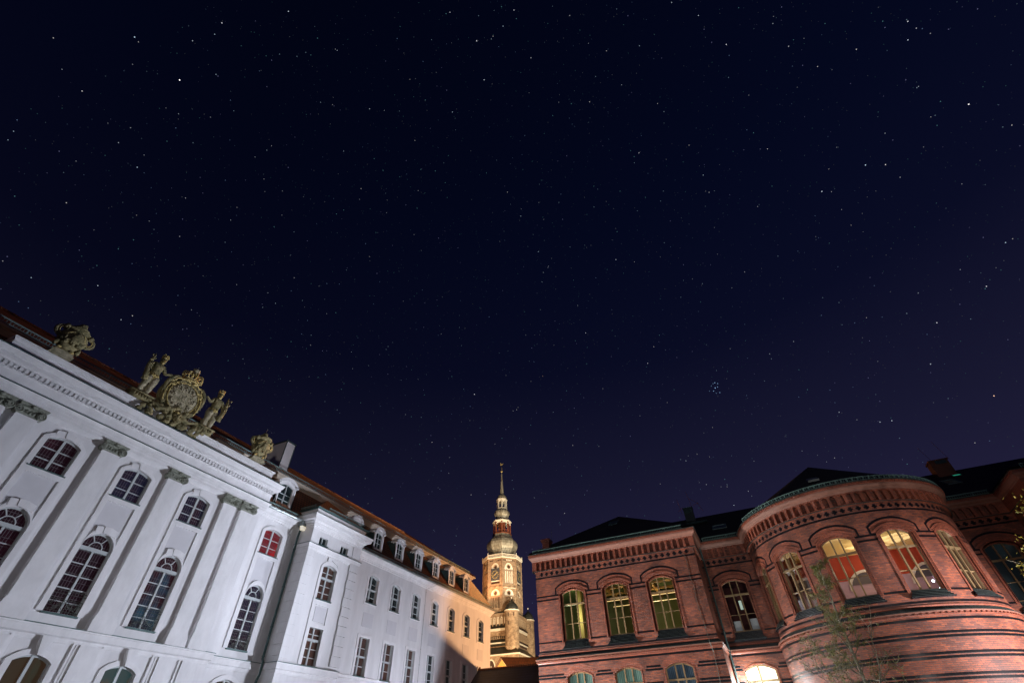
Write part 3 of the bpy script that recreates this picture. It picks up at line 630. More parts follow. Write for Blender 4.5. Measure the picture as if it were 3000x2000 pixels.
# ================================================================ STATUARY
def arms_frame(X0,c,z):  # local frame: u along Y, v up, w outward
    return lambda u,v,w:(X0+w,c+u,z+v)
def urn(c,label):
    X0=XM+.0; z=15.0
    t=thing('stone_urn',label,'urn',(X0,c,z),'stone urns on the parapet')
    m=MB(); m.box(arms_frame(X0,c,z),-.42,.42,0,.1,-.3,.3); m.box(arms_frame(X0,c,z),-.36,.36,.1,.2,-.26,.26); m.build('plinth',stonel,t)
    m=MB(); P=[(.26,.2),(.30,.24),(.22,.3),(.20,.36),(.33,.46),(.47,.66),(.54,.88),(.55,1.06),(.48,1.2),(.40,1.27),(.42,1.33),(.5,1.37),(.5,1.42),(.36,1.48),(.22,1.53),(.1,1.58),(0,1.6)]
    m.lathe((X0,c,z),P,20,sx=.8)
    for k in range(10):
        a=-.9+1.8*k/9; m.blob((X0+.42*cos(a)*.9,c+.5*sin(a),z+.72+.1*sin(k*2.3)),(.07,.09,.16),6,5,.35)
    m.blob((X0+.40,c,z+.86),(.11,.2,.27),10,8,.1); m.blob((X0+.30,c,z+1.43),(.2,.34,.1),9,5,.4)
    for s in (-1,1): m.blob((X0+.1,c+s*.44,z+.5),(.1,.1,.16),6,5,.4); m.blob((X0+.15,c+s*.5,z+1.32),(.13,.12,.15),7,5,.4)
    m.build('bowl',stone,t,True)
    m=MB(); m.blob((X0,c+.02,z+1.72),(.15,.17,.2),9,7,.25); m.blob((X0+.03,c-.1,z+1.6),(.16,.2,.09),8,4,.3); m.build('finial',stone,t,True)
    for s in (-1,1):
        h=MB(); h.tube([(X0+.05,c+s*(.44+.30*sin(a)),z+1.06-.27*cos(a)+.06) for a in [PI*i/10*1.25-.3 for i in range(11)]],[.055,.06,.07,.08,.085,.085,.08,.07,.06,.06,.05],8); h.build('handle',stone,t,True)
        h2=MB(); h2.tube([(X0+.13,c+s*(.42+.24*sin(a)),z+1.07-.21*cos(a)+.05) for a in [PI*i/10*1.2-.3 for i in range(11)]],.028,6); h2.build('handle_gilding',gold,t,True)
    h=MB()
    for s in (-1,1): h.blob((X0+.2,c+s*.26,z+.3),(.06,.08,.07),6,4,.3); h.tube([(X0+.44*cos(a),c+s*.1+.42*sin(a)*.9*s,z+.95+.22*cos(a*2)) for a in (.25,.45,.6,.75,.9)],.02,5)
    h.build('gilding',gold,t)
    if c>10:
        h=MB(); h.tube([(X0,c+.02,z+1.85),(X0,c+.02,z+2.25)],.008,3); h.build('lightning_rod',zinc,t)
urn(5.25,'mossy stone urn with gilded curled handles at the left end of the white parapet'); urn(15.85,'mossy stone urn with gilded handles beside the white chimney, right end of the parapet')

def skin_body(name,nodes,edges,mt,parent,root=0,sub=2):
    me=bpy.data.meshes.new(name); me.from_pydata([n[0] for n in nodes],edges,[]); o=bpy.data.objects.new(name,me); COL.objects.link(o)
    o.parent=parent; o.matrix_parent_inverse=parent_inv(parent)
    md=o.modifiers.new('skin','SKIN'); sv=me.skin_vertices[0].data if me.skin_vertices else None
    if sv is None:
        import bmesh
        bm=bmesh.new(); bm.from_mesh(me); bm.verts.layers.skin.verify(); bm.to_mesh(me); bm.free(); sv=me.skin_vertices[0].data
    for i,n in enumerate(nodes): sv[i].radius=(n[1],n[1]) if not isinstance(n[1],tuple) else n[1]
    for i in range(len(nodes)): sv[i].use_root=(i==root)
    md.use_smooth_shade=True
    s=o.modifiers.new('subdiv','SUBSURF'); s.levels=sub; s.render_levels=sub
    me.materials.append(mt); return o
def wildman(c,s,z,label):
    """standing savage with crown of leaves, club raised on the outer side; s=-1 stands left of the shield"""
    X0=XM+.05; t=thing('wild_man_statue',label,'statue',(X0,c,z),'wild man statues beside the coat of arms')
    k=1.0
    def P(u,v,w): return (X0+w,c+u*s*-1*-1,z+v)  # u positive = outward when s=+1
    o=s
    def Q(u,v,w): return (X0+w*1.1,c+o*u*1.12,z+v*1.10)
    n=[(Q(0,.98,0),.17),(Q(.02,1.18,.0),.155),(Q(.02,1.42,.02),.20),(Q(.02,1.58,.02),.17),(Q(.0,1.70,.03),.065),(Q(-.02,1.80,.05),.105),(Q(-.02,1.95,.05),.115),(Q(-.02,2.04,.04),.07),
       (Q(-.13,.86,.02),.13),(Q(-.14,.48,.06),.085),(Q(-.14,.28,.02),.075),(Q(-.13,.08,.0),.05),(Q(-.13,.04,.12),.045),
       (Q(.13,.86,.0),.13),(Q(.17,.48,.03),.085),(Q(.18,.28,-.02),.075),(Q(.18,.08,-.03),.05),(Q(.2,.04,.10),.045),
       (Q(-.2,1.58,.03),.08),(Q(-.36,1.32,.06),.062),(Q(-.56,1.42,.12),.05),(Q(-.66,1.46,.14),.04),
       (Q(.24,1.58,.03),.08),(Q(.36,1.32,.05),.066),(Q(.38,1.10,.16),.055),(Q(.36,1.02,.2),.05)]
    e=[(0,1),(1,2),(2,3),(3,4),(4,5),(5,6),(6,7),(0,8),(8,9),(9,10),(10,11),(11,12),(0,13),(13,14),(14,15),(15,16),(16,17),(3,18),(18,19),(19,20),(20,21),(3,22),(22,23),(23,24),(24,25)]
    n=[(p_,r_*1.42) for p_,r_ in n]
    b=skin_body('body',n,e,stone,t)
    m=MB(); 
    for i in range(14): a=2*PI*i/14; m.blob(Q(.19*cos(a),.96+.05*sin(i*3),.17*sin(a)),(.075,.075,.12),6,4,.5)
    m.build('leaf_skirt',gold,t)
    m=MB(); m.blob(Q(-.02,1.86,.12),(.07,.085,.13),9,7,.1); m.blob(Q(-.02,1.75,.14),(.06,.09,.10),8,6,.3)
    for q in (-1,1): m.blob(Q(-.02+q*.035,1.9,.185),(.012,.014,.01),5,4)
    m.blob(Q(-.02,1.86,.20),(.022,.016,.035),5,4); m.build('beard_and_face',gold,t,True)
    m=MB()
    for i in range(9): a=2*PI*i/9; m.blob(Q(-.02+.12*cos(a),2.12+.03*(i%2),.04+.11*sin(a)),(.04,.045,.10),5,4,.2)
    m.tube([Q(-.02+.12*cos(2*PI*i/10),2.02,.04+.12*sin(2*PI*i/10)) for i in range(11)],.03,5); m.build('leaf_crown',gold,t)
    m=MB(); m.tube([Q(.30,.55,.24),Q(.38,.9,.2),Q(.46,1.3,.16),Q(.44,1.7,.12),Q(.42,1.98,.1)],[.13,.12,.09,.075,.03],9)
    for i in range(16): m.blob(Q(.34+.008*i+.08*cos(i*2.1),.55+.085*i,.2+.09*sin(i*2.1)),(.05,.05,.06),5,4,.4)
    m.build('club',stone,t,True)
    m=MB()
    m.tube([Q(-.13,.9,.03),Q(-.14,.7,.05),Q(-.14,.48,.07),Q(-.14,.28,.03),Q(-.13,.1,.01)],[.2,.185,.135,.125,.085],9); m.tube([Q(.13,.9,.01),Q(.15,.7,.03),Q(.17,.48,.04),Q(.18,.28,-.01),Q(.18,.1,-.02)],[.2,.185,.135,.125,.085],9); m.blob(Q(0,.3,-.12),(.12,.3,.32),8,6,.3)
    m.build('weathered_legs',stonel,t,True)
    return t
CA=XM-.02; CZ=14.66
def wm(u): return 10.50+u
wildman(8.78,-1,15.28,'gilded wild man statue with leaf crown and club, left of the coat of arms')
wildman(12.28,1,15.28,'gilded wild man statue with leaf crown and club, right of the coat of arms')
ca=thing('coat_of_arms','carved stone royal coat of arms with gilded rim and crown on the white parapet','coat of arms',(XM,10.5,15.0))
A=arms_frame(XM,10.5,15.0)
m=MB()
def ell(cu,cv,ru,rv,n=28,egg=.0): return [(cu+ru*sin(2*PI*i/n)*(1-egg*cos(2*PI*i/n)),cv+rv*cos(2*PI*i/n)) for i in range(n+1)]
def dome(mb,F,cu,cv,ru,rv,w0,h,n=28,egg=0,rings=5,jit=0):
    prev=[(p,w0) for p in ell(cu,cv,ru,rv,n,egg)]
    for k in range(1,rings+1):
        s_=cos(PI/2*k/rings); w_=w0+h*sin(PI/2*k/rings); cur=[(p,w_+(random.random()-.5)*jit) for p in ell(cu,cv,ru*s_+1e-4,rv*s_+1e-4,n,egg)]
        for i in range(n): mb.quad(F(*prev[i][0],prev[i][1]),F(*prev[i+1][0],prev[i+1][1]),F(*cur[i+1][0],cur[i+1][1]),F(*cur[i][0],cur[i][1]))
        prev=cur
dome(m,A,0,1.12,1.12,1.16,-.1,.18,32,.08); dome(m,A,0,1.12,1.0,1.0,-.02,.22,32,.08)
# carved side scrolls and plumes
for s in (-1,1):
    for i in range(14):
        a=-2.2+i*.27; m.blob(A(s*(.98*cos(a*.62)),1.08+.98*sin(a*.62),.06),(.12,.11,.17),7,5,.45)
    m.tube([A(s*(.55+.5*sin(t)),1.35+.75*cos(t),.12) for t in [.1+i*.28 for i in range(9)]],[.05,.08,.1,.11,.11,.1,.09,.08,.06],7)
    m.tube([A(s*(.95+.12*cos(t)),.95+.16*sin(t),.14) for t in [i*.6 for i in range(10)]],.05,6)
for i in range(16): a=-.95+1.9*i/15; m.blob(A(.72*sin(a),1.15+.92*cos(a),.17),(.06,.075,.15),6,5,.3)
m.build('cartouche',stone,ca,True)
m=MB(); dome(m,A,0,1.05,.78,.84,.15,.12,28,-.04); 
for (u,v) in ((-.4,1.5),(.02,1.55),(.4,1.48),(-.5,1.08),(.48,1.05),(-.4,.62),(.0,.56),(.38,.62),(0,1.08)):
    for _ in range(7): m.blob(A(u+random.uniform(-.12,.12),v+random.uniform(-.14,.14),.27),(.03,.05,.06),5,4,.5)
m.build('shield_field',stonel,ca,True)
m=MB()
for u in (-.2,.24): m.tube([A(u,1.05-sq,.27-.1*sq*sq-.04*abs(u)) for sq in (.74,.4,0,-.4,-.74)],.014,4)
for v in (.85,1.3): m.tube([A(q,v,.27-.14*q*q) for q in (-.7,-.35,0,.35,.7)],.014,4)
m.build('shield_bars',stone,ca)
m=MB(); m.tube([A(p,q,.21) for p,q in ell(0,1.05,.79,.855,30,-.04)],.028,6)
for s in (-1,1):
    m.tube([A(s*u,v,w) for u,v,w in ((.08,1.98,.26),(.2,2.06,.24),(.36,2.05,.22),(.5,1.98,.2),(.62,2.0,.18),(.72,1.92,.16),(.76,1.8,.15),(.86,1.68,.14),(.96,1.6,.12))],[.05,.055,.05,.04,.05,.045,.04,.045,.05],6)
    m.tube([A(s*(.80+.14*cos(t)),1.0+.55*sin(t),.2) for t in [-1.3+i*.3 for i in range(10)]],.035,6); m.tube([A(s*(.62+.1*cos(t)),1.62+.08*sin(t),.2) for t in [i*.5 for i in range(7)]],.045,5)
    m.blob(A(s*.78,1.5,.2),(.06,.09,.08),7,5,.3)
m.blob(A(.1,.18,.3),(.05,.09,.06),6,4,.4); m.build('gilded_scrolls',gold,ca,True)
cr_=MB(); cz=2.12
cr_.tube([A(.42*cos(2*PI*i/20),cz,.05+.26*sin(2*PI*i/20)) for i in range(21)],.055,6); cr_.tube([A(.44*cos(2*PI*i/20),cz+.12,.05+.27*sin(2*PI*i/20)) for i in range(21)],.035,6)
for k in range(8):
    a=2*PI*k/8; cr_.tube([A(r_*cos(a),cz+v_,.05+.62*r_*sin(a)) for r_,v_ in ((.44,.12),(.56,.28),(.56,.42),(.42,.52),(.22,.53),(.08,.46))],.04,5); cr_.blob(A(.5*cos(a+.39),cz+.27,.05+.31*sin(a+.39)),(.05,.07,.09),5,4,.3)
    for q in range(4): cr_.blob(A((.56-.02*q)*cos(a),cz+.22+.09*q,.05+.62*(.56-.02*q)*sin(a)),(.045,.05,.045),5,4)
cr_.build('crown',gold,ca,True)
m=MB(); m.blob(A(0,cz+.62,.05),(.13,.17,.13),9,7,.1)
for k in range(6): m.blob(A(.13*cos(k*1.05),cz+.78+.03*(k%2),.05+.1*sin(k*1.05)),(.08,.085,.11),6,5,.3)
m.build('crown_orb',stonel,ca,True)
m=MB(); m.tube([A(0,cz+.85,.05),A(.02,cz+1.08,.05)],.008,3); m.build('lightning_rod',zinc,ca)
m=MB()
for s in (-1,1):
    m.box(A,s*1.95-.42 if s<0 else 1.36,s*1.95+.58 if s<0 else 2.2,-.28,.28,-.2,.16) if 0 else m.box(A,-2.2 if s<0 else 1.3,-1.25 if s<0 else 2.2,-.02,.28,-.3,.22)
    m.box(A,-2.28 if s<0 else 1.22,-1.17 if s<0 else 2.28,.22,.30,-.32,.26)
    for i in range(7): m.tube([A(s*(1.3+.13*i),.04,.23),A(s*(1.3+.13*i),.2,.25)],.04,5)
    for i in range(30): m.blob(A(s*random.uniform(.1,1.75),random.uniform(-.55,.25),.12+.1*random.random()),(.10,.15,.12),7,5,.55)
    m.tube([A(s*(.35+.16*cos(t)),-.05+.2*sin(t),.3) for t in [i*.5 for i in range(11)]],.06,6); m.tube([A(s*u,v,.26) for u,v in ((.1,.3),(.4,.1),(.8,-.05),(1.1,.12),(1.3,-.12),(1.0,-.35))],[.08,.09,.09,.08,.07,.05],7)
for i in range(24): m.blob(A(random.uniform(-.9,.9),random.uniform(-.5,.5),.16+.12*random.random()),(.12,.14,.12),7,5,.55)
m.build('carved_base',stone,ca,True)

# ================================================================ BRICK BUILDING
BB=thing('brick_building','red brick building with a round corner tower, black brick bands and slate roofs','building',(0,38,0))
CX,CY,RT=6.416,36.03,5.572
bx0,bx1,yf,yr=-13.53,-2.42,33.0,36.3
aT=math.acos((CY-yr)/RT*-1) if False else None
a_in=math.atan2(-math.sqrt(RT*RT-(yr-CY)**2),CY-yr)   # junction angle (negative side)
a0=-math.acos((CY-yr)/RT)
xr0=bx1; xT0=CX+RT*sin(a0); xT1=CX-RT*sin(a0); bx2=15.25
NA=44
def arcpath(A0,A1,n,R=RT): return [(CX+R*sin(A0+(A1-A0)*i/n),CY-R*cos(A0+(A1-A0)*i/n)) for i in range(n+1)]
tower_path=arcpath(a0,-a0,NA)
full=[(bx0,50),(bx0,yf),(bx1,yf),(bx1,yr)]+tower_path+[(bx2,yr),(bx2,yf),(30,yf)]
F1=FB(yf); F2=FB(yr); FT=FR(CX,CY,RT); FS=lambda X0:(lambda u,v,w:(X0+w,u,v))
bc3=(-10.93,-7.93,-4.95)
ta=[R_(a) for a in (-74.7,-44.7,-14.6,15.4,45.7,75.5)]
UV_=(7.37,10.04,10.32); LV=(3.0,5.42,5.67)
w_=MB()
UO=(6.86,10.04,10.32)
wall(w_,F1,bx0,bx1,6.5,12.85,[(c-.8,c+.8,*UO) for c in bc3],.32,n=10)
wall(w_,F2,bx1,xT0+.05,6.5,12.85,[(-1.62+.0,.02,*UO)],.32,n=10)
wall(w_,F2,xT1-.05,bx2,6.5,12.85,[(12.85,14.45,*UO)],.32)
wall(w_,F1,bx2,30,6.5,12.85,[(c-.8,c+.8,*UO) for c in (17.8,20.8,23.8)],.32)
wall(w_,FT,a0*RT,-a0*RT,6.5,12.85,[(a*RT-.8,a*RT+.8,7.0,10.04,10.32) for a in ta],.34,step=.2,n=10)
w_.quad((bx1,yf,6.5),(bx1,yr,6.5),(bx1,yr,12.85),(bx1,yf,12.85)); w_.quad((bx2,yf,0),(bx2,yr,0),(bx2,yr,12.85),(bx2,yf,12.85)); w_.quad((bx0,yf,6.5),(bx0,50,6.5),(bx0,50,12.85),(bx0,yf,12.85))
w_.quad((bx0,50,0),(30,50,0),(30,50,12.85),(bx0,50,12.85)); w_.quad((30,yf,0),(30,50,0),(30,50,12.85),(30,yf,12.85))
w_.build('upper_wall',brick,BB)
lw=MB(); d=.09; F1l=FB(yf-d); F2l=FB(yr-d); FTl=FR(CX,CY,RT+.14)
wall(lw,F1l,bx0-d,bx1+d,0,6.3,[(c-.8,c+.8,*LV) for c in bc3],.32,n=10)
wall(lw,F2l,bx1+d,xT0,0,6.3,[(-1.72,.06,3.0,5.32,5.64)],.32)
wall(lw,F2l,xT1,bx2-d,0,6.3,[],.3); wall(lw,F1l,bx2-d,30,0,6.3,[],.3)
wall(lw,FTl,a0*(RT+.14)-.05,-a0*(RT+.14)+.05,0,6.3,[],.3,step=.2)
lw.quad((bx1+d,yf-d,0),(bx1+d,yr,0),(bx1+d,yr,6.3),(bx1+d,yf-d,6.3)); lw.quad((bx0-d,yf-d,0),(bx0-d,50,0),(bx0-d,50,6.3),(bx0-d,yf-d,6.3))
lw.build('lower_wall',brick,BB)
# sloped glazed string ledge + dentils
led=MB(); led.sweep(full,[(0,6.64),(.06,6.60),(.06,6.57),(.13,6.54),(.13,6.51),(.20,6.48),(.20,6.44),(0,6.44)]); led.build('glazed_ledge',glazes,BB)
led=MB(); led.sweep(full,[(.1,6.44),(.225,6.44),(.225,6.39),(.1,6.385)]); led.build('drip_moulding',terra,BB)
led=MB(); led.sweep(full,[(0,6.385),(.15,6.385),(.15,6.32),(.19,6.32),(.19,6.27),(.14,6.25),(.11,6.2),(0,6.2)]); led.sweep(full,[(0,6.74),(.05,6.72),(.05,6.67),(.03,6.645),(0,6.64)]); led.build('corbel_course',brickl,BB)
def along(path,sp,fn,start=0):
    P=[Vector(p) for p in path]; d=start; acc=0
    for a,b in zip(P,P[1:]):
        L=(b-a).length; dr=(b-a)/L
        while d<acc+L: fn(a+dr*(d-acc),dr); d+=sp
        acc+=L
dn=MB()
def dent(p,dr): 
    G=lambda u,v,w:(p.x+dr.x*u+dr.y*w,p.y+dr.y*u-dr.x*w,v); dn.box(G,0,.06,6.325,6.38,.14,.215)
along(full[1:3],.262,dent); along(full[3:-2],.262,dent); dn.build('dentil_course',brickl,BB)
# black bands
bb=MB()
def seg(F,u0,u1,z,h=.098,w=.004,step=None): bb.box(F,u0,u1,z-h/2,z+h/2,-.01,w,step)
def gaps(U0,U1,cs,hw):
    out=[];c0=U0
    for c in cs: out.append((c0,c-hw)); c0=c+hw
    out.append((c0,U1)); return [(a,b) for a,b in out if b-a>.05]
sets=[(F1,bx0,bx1,bc3,None),(F2,bx1,xT0,(-.8,),None),(FT,a0*RT,-a0*RT,[a*RT for a in ta],.2),(F2,xT1,bx2,(13.65,),None),(F1,bx2,28,(17.8,20.8,23.8),None)]
for F,U0,U1,cs,st in sets:
    seg(F,U0,U1,11.25,step=st); seg(F,U0,U1,6.85,step=st)
    for a,b in gaps(U0,U1,cs,.92): seg(F,a,b,10.05,step=st); seg(F,a,b,9.82,step=st); seg(F,a,b,7.35,step=st)
    for c in cs:  # black outline over the arch
        A=[(c-1.22,10.05),(c-1.22,10.47)]+arc(c-.99,c+.99,10.64,10.89,10)+[(c+1.22,10.47),(c+1.22,10.05)]
        I=[(c-1.13,10.05),(c-1.13,10.42)]+arc(c-.94,c+.94,10.56,10.79,10)+[(c+1.13,10.42),(c+1.13,10.05)]
        bb.ring(F,I,A,-.01,.012)
    n0=int(math.floor(((U1-U0)/2-.12)/.392)); cm=(U0+U1)/2
    for k in range(-n0,n0+1):
        u=cm+k*.392; bb.box(F,u-.135,u+.135,11.438,11.522,-.01,.004); bb.box(F,u-.07,u+.07,11.522,11.60,-.01,.004); bb.box(F,u-.07,u+.07,11.36,11.438,-.01,.004)
setsl=[(F1l,bx0-d,bx1+d,bc3,None),(F2l,bx1+d,xT0,(-.85,),None),(FTl,a0*(RT+.14),-a0*(RT+.14),(),.2),(F1l,bx2-d,28,(),None)]
for F,U0,U1,cs,st in setsl:
    seg(F,U0,U1,6.13,step=st)
    for k in range(6):
        z=5.60-k*.77
        for zz in (z,z-.154):
            for a,b in gaps(U0,U1,cs,1.0-(.1 if zz!=z else 0)) : 
                if k==0 and cs: a+= .15 if a>U0 else 0
                seg(F,a,b,zz,step=st)
bb.build('black_brick_bands',glaze,BB)
# corbel zone with niches
cz_=MB(); cw=.17
def corb(F,U0,U1,st=None,extra=()):
    n0=int(math.floor(((U1-U0)/2-.2)/.392)); cm=(U0+U1)/2; op=[]
    k=-n0-.5
    while k<=n0+.5+1e-6:
        u=cm+k*.392
        if U0+.12<u-.12 and u+.12<U1-.12+.0: op.append((u-.125,u+.125,11.74,12.17,12.30))
        k+=1
    G=lambda u,v,w:F(u,v,w+cw)
    wall(cz_,G,U0,U1,11.70,12.42,op,cw-.01,st,n=6)
    k_=max(1,int((U1-U0)/.2)) if st else 1
    for i in range(k_): a=U0+(U1-U0)*i/k_; b=U0+(U1-U0)*(i+1)/k_; cz_.quad(F(a,11.70,0),F(b,11.70,0),F(b,11.70,cw),F(a,11.70,cw))
corb(F1,bx0-cw,bx1+cw); corb(F2,bx1+cw,xT0); corb(FT,a0*RT,-a0*RT,.2); corb(F2,xT1,bx2-cw); corb(F1,bx2-cw,30)
for X0,sg in ((bx1,1),(bx2,-1),(bx0,-1)):
    G=(lambda u,v,w,X0=X0,sg=sg:(X0+sg*w,u,v)); y0,y1=yf-cw,(yr-cw if X0!=bx0 else 50)
    op=[]; u=y1-.2
    if X0==bx1:
        while u>y0+.35: op.append((u-.125,u+.125,11.74,12.17,12.30)); u-=.392
    G2=lambda u,v,w,G=G:G(u,v,w+cw); wall(cz_,G2,y0,y1,11.70,12.42,op,cw-.01,None,n=6); cz_.quad(G(y0,11.7,0),G(y1,11.7,0),G(y1,11.7,cw),G(y0,11.7,cw))
cz_.build('corbel_frieze',brickl,BB)
nb=MB(); nb.sweep(full,[(cw-.03,11.665),(cw+.018,11.665),(cw+.02,11.70),(cw,11.71)],caps=False); nb.build('frieze_flashing',mat('pale_green_flashing',(.05,.06,.055),.4,.3),BB)
co=MB(); co.sweep(full,[(cw,12.34),(cw+.03,12.37),(cw+.05,12.43),(.32,12.50),(.36,12.56),(.37,12.62),(.0,12.62)]); co.build('cornice',terra,BB)
ct=MB(); ct.sweep(full,[(.2,12.62),(.375,12.62),(.375,12.775),(.2,12.775)]); 
def dent2(p,dr):
    G=lambda u,v,w:(p.x+dr.x*u+dr.y*w,p.y+dr.y*u-dr.x*w,v); ct.box(G,0,.12,12.68,12.75,.37,.405)
along(full[1:],.2,dent2); ct.build('cornice_brick_course',brickl,BB)
cs_=MB(); cs_.sweep(full,[(.2,12.775),(.43,12.775),(.43,12.81),(.0,12.93)]); cs_.build('eave_flashing',mat('pale_green_flashing'),BB)
rg=MB(); rgm=mat('green_guard',(.15,.25,.225),.45,.5,noise=.1)
GZ=12.845
railing(rg,[(bx0+.0,yf-.34),(bx1-.35,yf-.34)],GZ,.2,.115); railing(rg,[(bx1+.55,yr-.34),(xT0-.35,yr-.34)],GZ,.2,.115); railing(rg,arcpath(R_(-66),R_(70),50,RT+.33),GZ,.2,.115); railing(rg,[(xT1+.4,yr-.34),(bx2-.5,yr-.34)],GZ,.2,.115); railing(rg,[(bx2+.2,yf-.34),(27,yf-.34)],GZ,.2,.115)
rg.build('snow_guard',rgm,BB)
# brick windows
edge_hl=mat('painted_edge_highlight',(.045,.06,.055),.3)  # paler strips along the sill and ledge steps paint in edge highlights
q=MB()
for w0_,z_ in ((.06,6.60),(.13,6.54),(.20,6.48)): q.sweep(full,[(w0_-.03,z_+.004),(w0_+.006,z_+.002),(w0_+.006,z_-.012)],caps=False)
q.build('ledge_edge_highlight',edge_hl,BB)
def bwindow(F,c,ztop,gm,low=False,st=None,label=None):
    b0,vs,vt=ztop
    mo=MB()
    if not low:
        for t0,t1,w0,w1 in ((0,.05,-.16,-.10),(.05,.11,-.08,.0),(.11,.14,0,.03),(.155,.21,0,.05)):
            mo.ring(F,outline(c-.8-t0+.05,c+.8+t0-.05,b0-.02 if t1<.14 else 7.25,vs,vt+t0-.05,10),outline(c-.8-t1+.05,c+.8+t1-.05,b0-.02 if t1<.14 else 7.25,vs+.0,vt+t1-.05,10),w0-.1,w1)
        mo.ring(F,arc(c-.98,c+.98,10.16,10.46,10),arc(c-1.06,c+1.06,10.20,10.58,10),0,.06)
        mo.ring(F,arc(c-.9,c+.9,10.10,10.40,10),arc(c-.965,c+.965,10.14,10.45,10),0,.035)
        mo.ring(F,arc(c-.98,c+.98,10.4,10.6,10),arc(c-1.12,c+1.12,10.44,10.78,10),0,.006)
    else:
        mo.ring(F,outline(c-.8,c+.8,b0,vs,vt),outline(c-.86,c+.86,b0,vs+.01,vt+.06),-.05,.03)
        mo.ring(F,arc(c-.86,c+.86,vs+.04,vt+.07,10),arc(c-.98,c+.98,vs+.18,vt+.42,10),0,.008)
    mo.build('window_moulding',brickl,BB)
    o=window(F,BB,c-.8,c+.8,b0,vs,vt,.28,gm,woodf,(.36,.64),((9.42,.045),) if not low else ((4.9,.04),),((8.3,) if not low else ()),False,.065,.037,None,n=10,fd=.07)
    if not low:
        sl=MB(); ns=MB(); n=5 if st else 7
        for i in range(n):
            z1_=b0-.01-i*.074; hw=.80+(.0 if i<n-3 else .05*(i-n+4)); wo=-.02-.055*(n-4)+.055*i; sl.box(F,c-hw,c+hw,z1_-.045,z1_,-.4,wo+.03,st); sl.box(F,c-hw+.005,c+hw-.005,z1_-.076,z1_-.043,-.4,wo,st); ns.box(F,c-hw+.01,c+hw-.01,z1_-.012,z1_+.004,wo-.05,wo+.036,st)
        sl.build('sill',glazes,o); ns.build('sill_edge_highlight',edge_hl,o)
for c in bc3: bwindow(F1,c,UV_,gl_clear)
bwindow(F2,-.8,UV_,gl_clear); bwindow(F2,13.65,UV_,gl_dark)
for c in (17.8,): bwindow(F1,c,UV_,gl_dark)
for i,a in enumerate(ta[:5]): bwindow(FT,a*RT,UV_,gl_clear,st=.2)
for c,gm in zip(bc3,(gl_curtain,gl_curtain,gl_curtb)): bwindow(F1l,c,LV,gm,True)
window(F2l,BB,-1.72,.06,3.0,5.32,5.64,.26,gl_white,woodf,(.46,),((4.85,.05),),(),False,.08,.05,None)
m=MB(); m.ring(F2l,outline(-1.72,.06,3.0,5.32,5.64),outline(-1.79,.13,3.0,5.33,5.71),-.05,.03); m.build('window_moulding',brickl,BB)
# interiors: hall behind the three windows
def room(name,pts): pass
hx0,hx1,hy0,hy1=-13.3,-2.65,33.36,39.5
m=MB(); m.quad((hx0,hy0,10.75),(hx1,hy0,10.75),(hx1,hy1,10.75),(hx0,hy1,10.75)); m.build('hall_ceiling',greenw,BB)
m=MB(); m.quad((hx0,hy1,7),(hx1,hy1,7),(hx1,hy1,10.75),(hx0,hy1,10.75)); m.quad((hx0,hy0,7),(hx0,hy1,7),(hx0,hy1,10.75),(hx0,hy0,10.75)); m.quad((hx1,hy0,7),(hx1,hy1,7),(hx1,hy1,10.75),(hx1,hy0,10.75)); m.quad((hx0,hy0,7),(hx1,hy0,7),(hx1,hy1,7),(hx0,hy1,7)); m.build('hall_wall',mat('hall_green_plaster',(.22,.24,.10),.9,noise=.08),BB)
m=MB(); m.box(FB(35.2),-11.40,-11.05,7,10.75,-.4,0); m.build('hall_partition',mat('hall_yellow',(.75,.52,.2),.8),BB)
bm_=MB()
for x in (-9.2,-7.6,-6.0,-4.4,-3.2): bm_.box(FB(34),x,x+.16,10.45,10.7,-5.2,.1); bm_.prism(lambda u,v,w,x=x:(x+w,u,v),[(34.1,9.85),(34.3,9.8),(35.2,10.4),(34.1,10.45)],0,.16,True)
for y in (34.6,36.2,37.8): bm_.box(FB(y),-9.6,-2.7,10.36,10.46,-.16,0)
bm_.build('hall_timber_beam',beamm,BB)
tb=MB()
for y in (35.2,36.9): tb.box(FB(y),-9.2,-3.0,9.75,9.775,-.05,0)
tb.build('hall_beam_glow',mat('painted_beam_light',(1,1,1),.5,emit=(1,.62,.22),estr=1.3),BB)  # glowing bars stand in for light caught on the beams
m=MB(); m.box(FB(38.8),-12.4,-10.2,7,8.05,-.5,0); m.build('hall_shelf',mat('hall_dark_shelf',(.03,.06,.05),.6),BB)
lamp('POINT',(-6.2,36.4,9.4),40,(1,.80,.42),fixture=False,radius=.3,name='hall_light'); lamp('POINT',(-11.7,34.6,9.0),60,(.85,.95,.55),fixture=False,radius=.3,name='hall_light')
# tower room
m=MB(); n=40; A=arcpath(-PI,PI,n,RT-.36); m.poly([(x,y,10.6) for x,y in A[:-1]]); m.build('tower_ceiling',cream,BB)
m=MB()
def tin(zl,zh,mt,nm,R=3.2):
    q=MB(); A=arcpath(-PI*.98,PI*.98,48,R)
    # back wall: a chord behind the centre
    q.quad((CX-5.2,CY-.1,zl),(CX+5.2,CY-.1,zl),(CX+5.2,CY-.1,zh),(CX-5.2,CY-.1,zh)); return q.build(nm,mt,BB)
tin(9.25,10.6,redw,'tower_red_wall'); tin(6.9,9.25,purplew,'tower_lilac_wall')
q=MB(); 
for cx_ in (CX-3.0,CX+.2,CX+3.4):
    q.ring(FB(CY-.13),arc(cx_-1.0,cx_+1.0,8.7,9.6,12),arc(cx_-1.12,cx_+1.12,8.7,9.74,12),0,.05)
q.build('tower_wall_arch',mat('pale_arch_plaster',(.7,.66,.75),.9),BB)
q=MB()
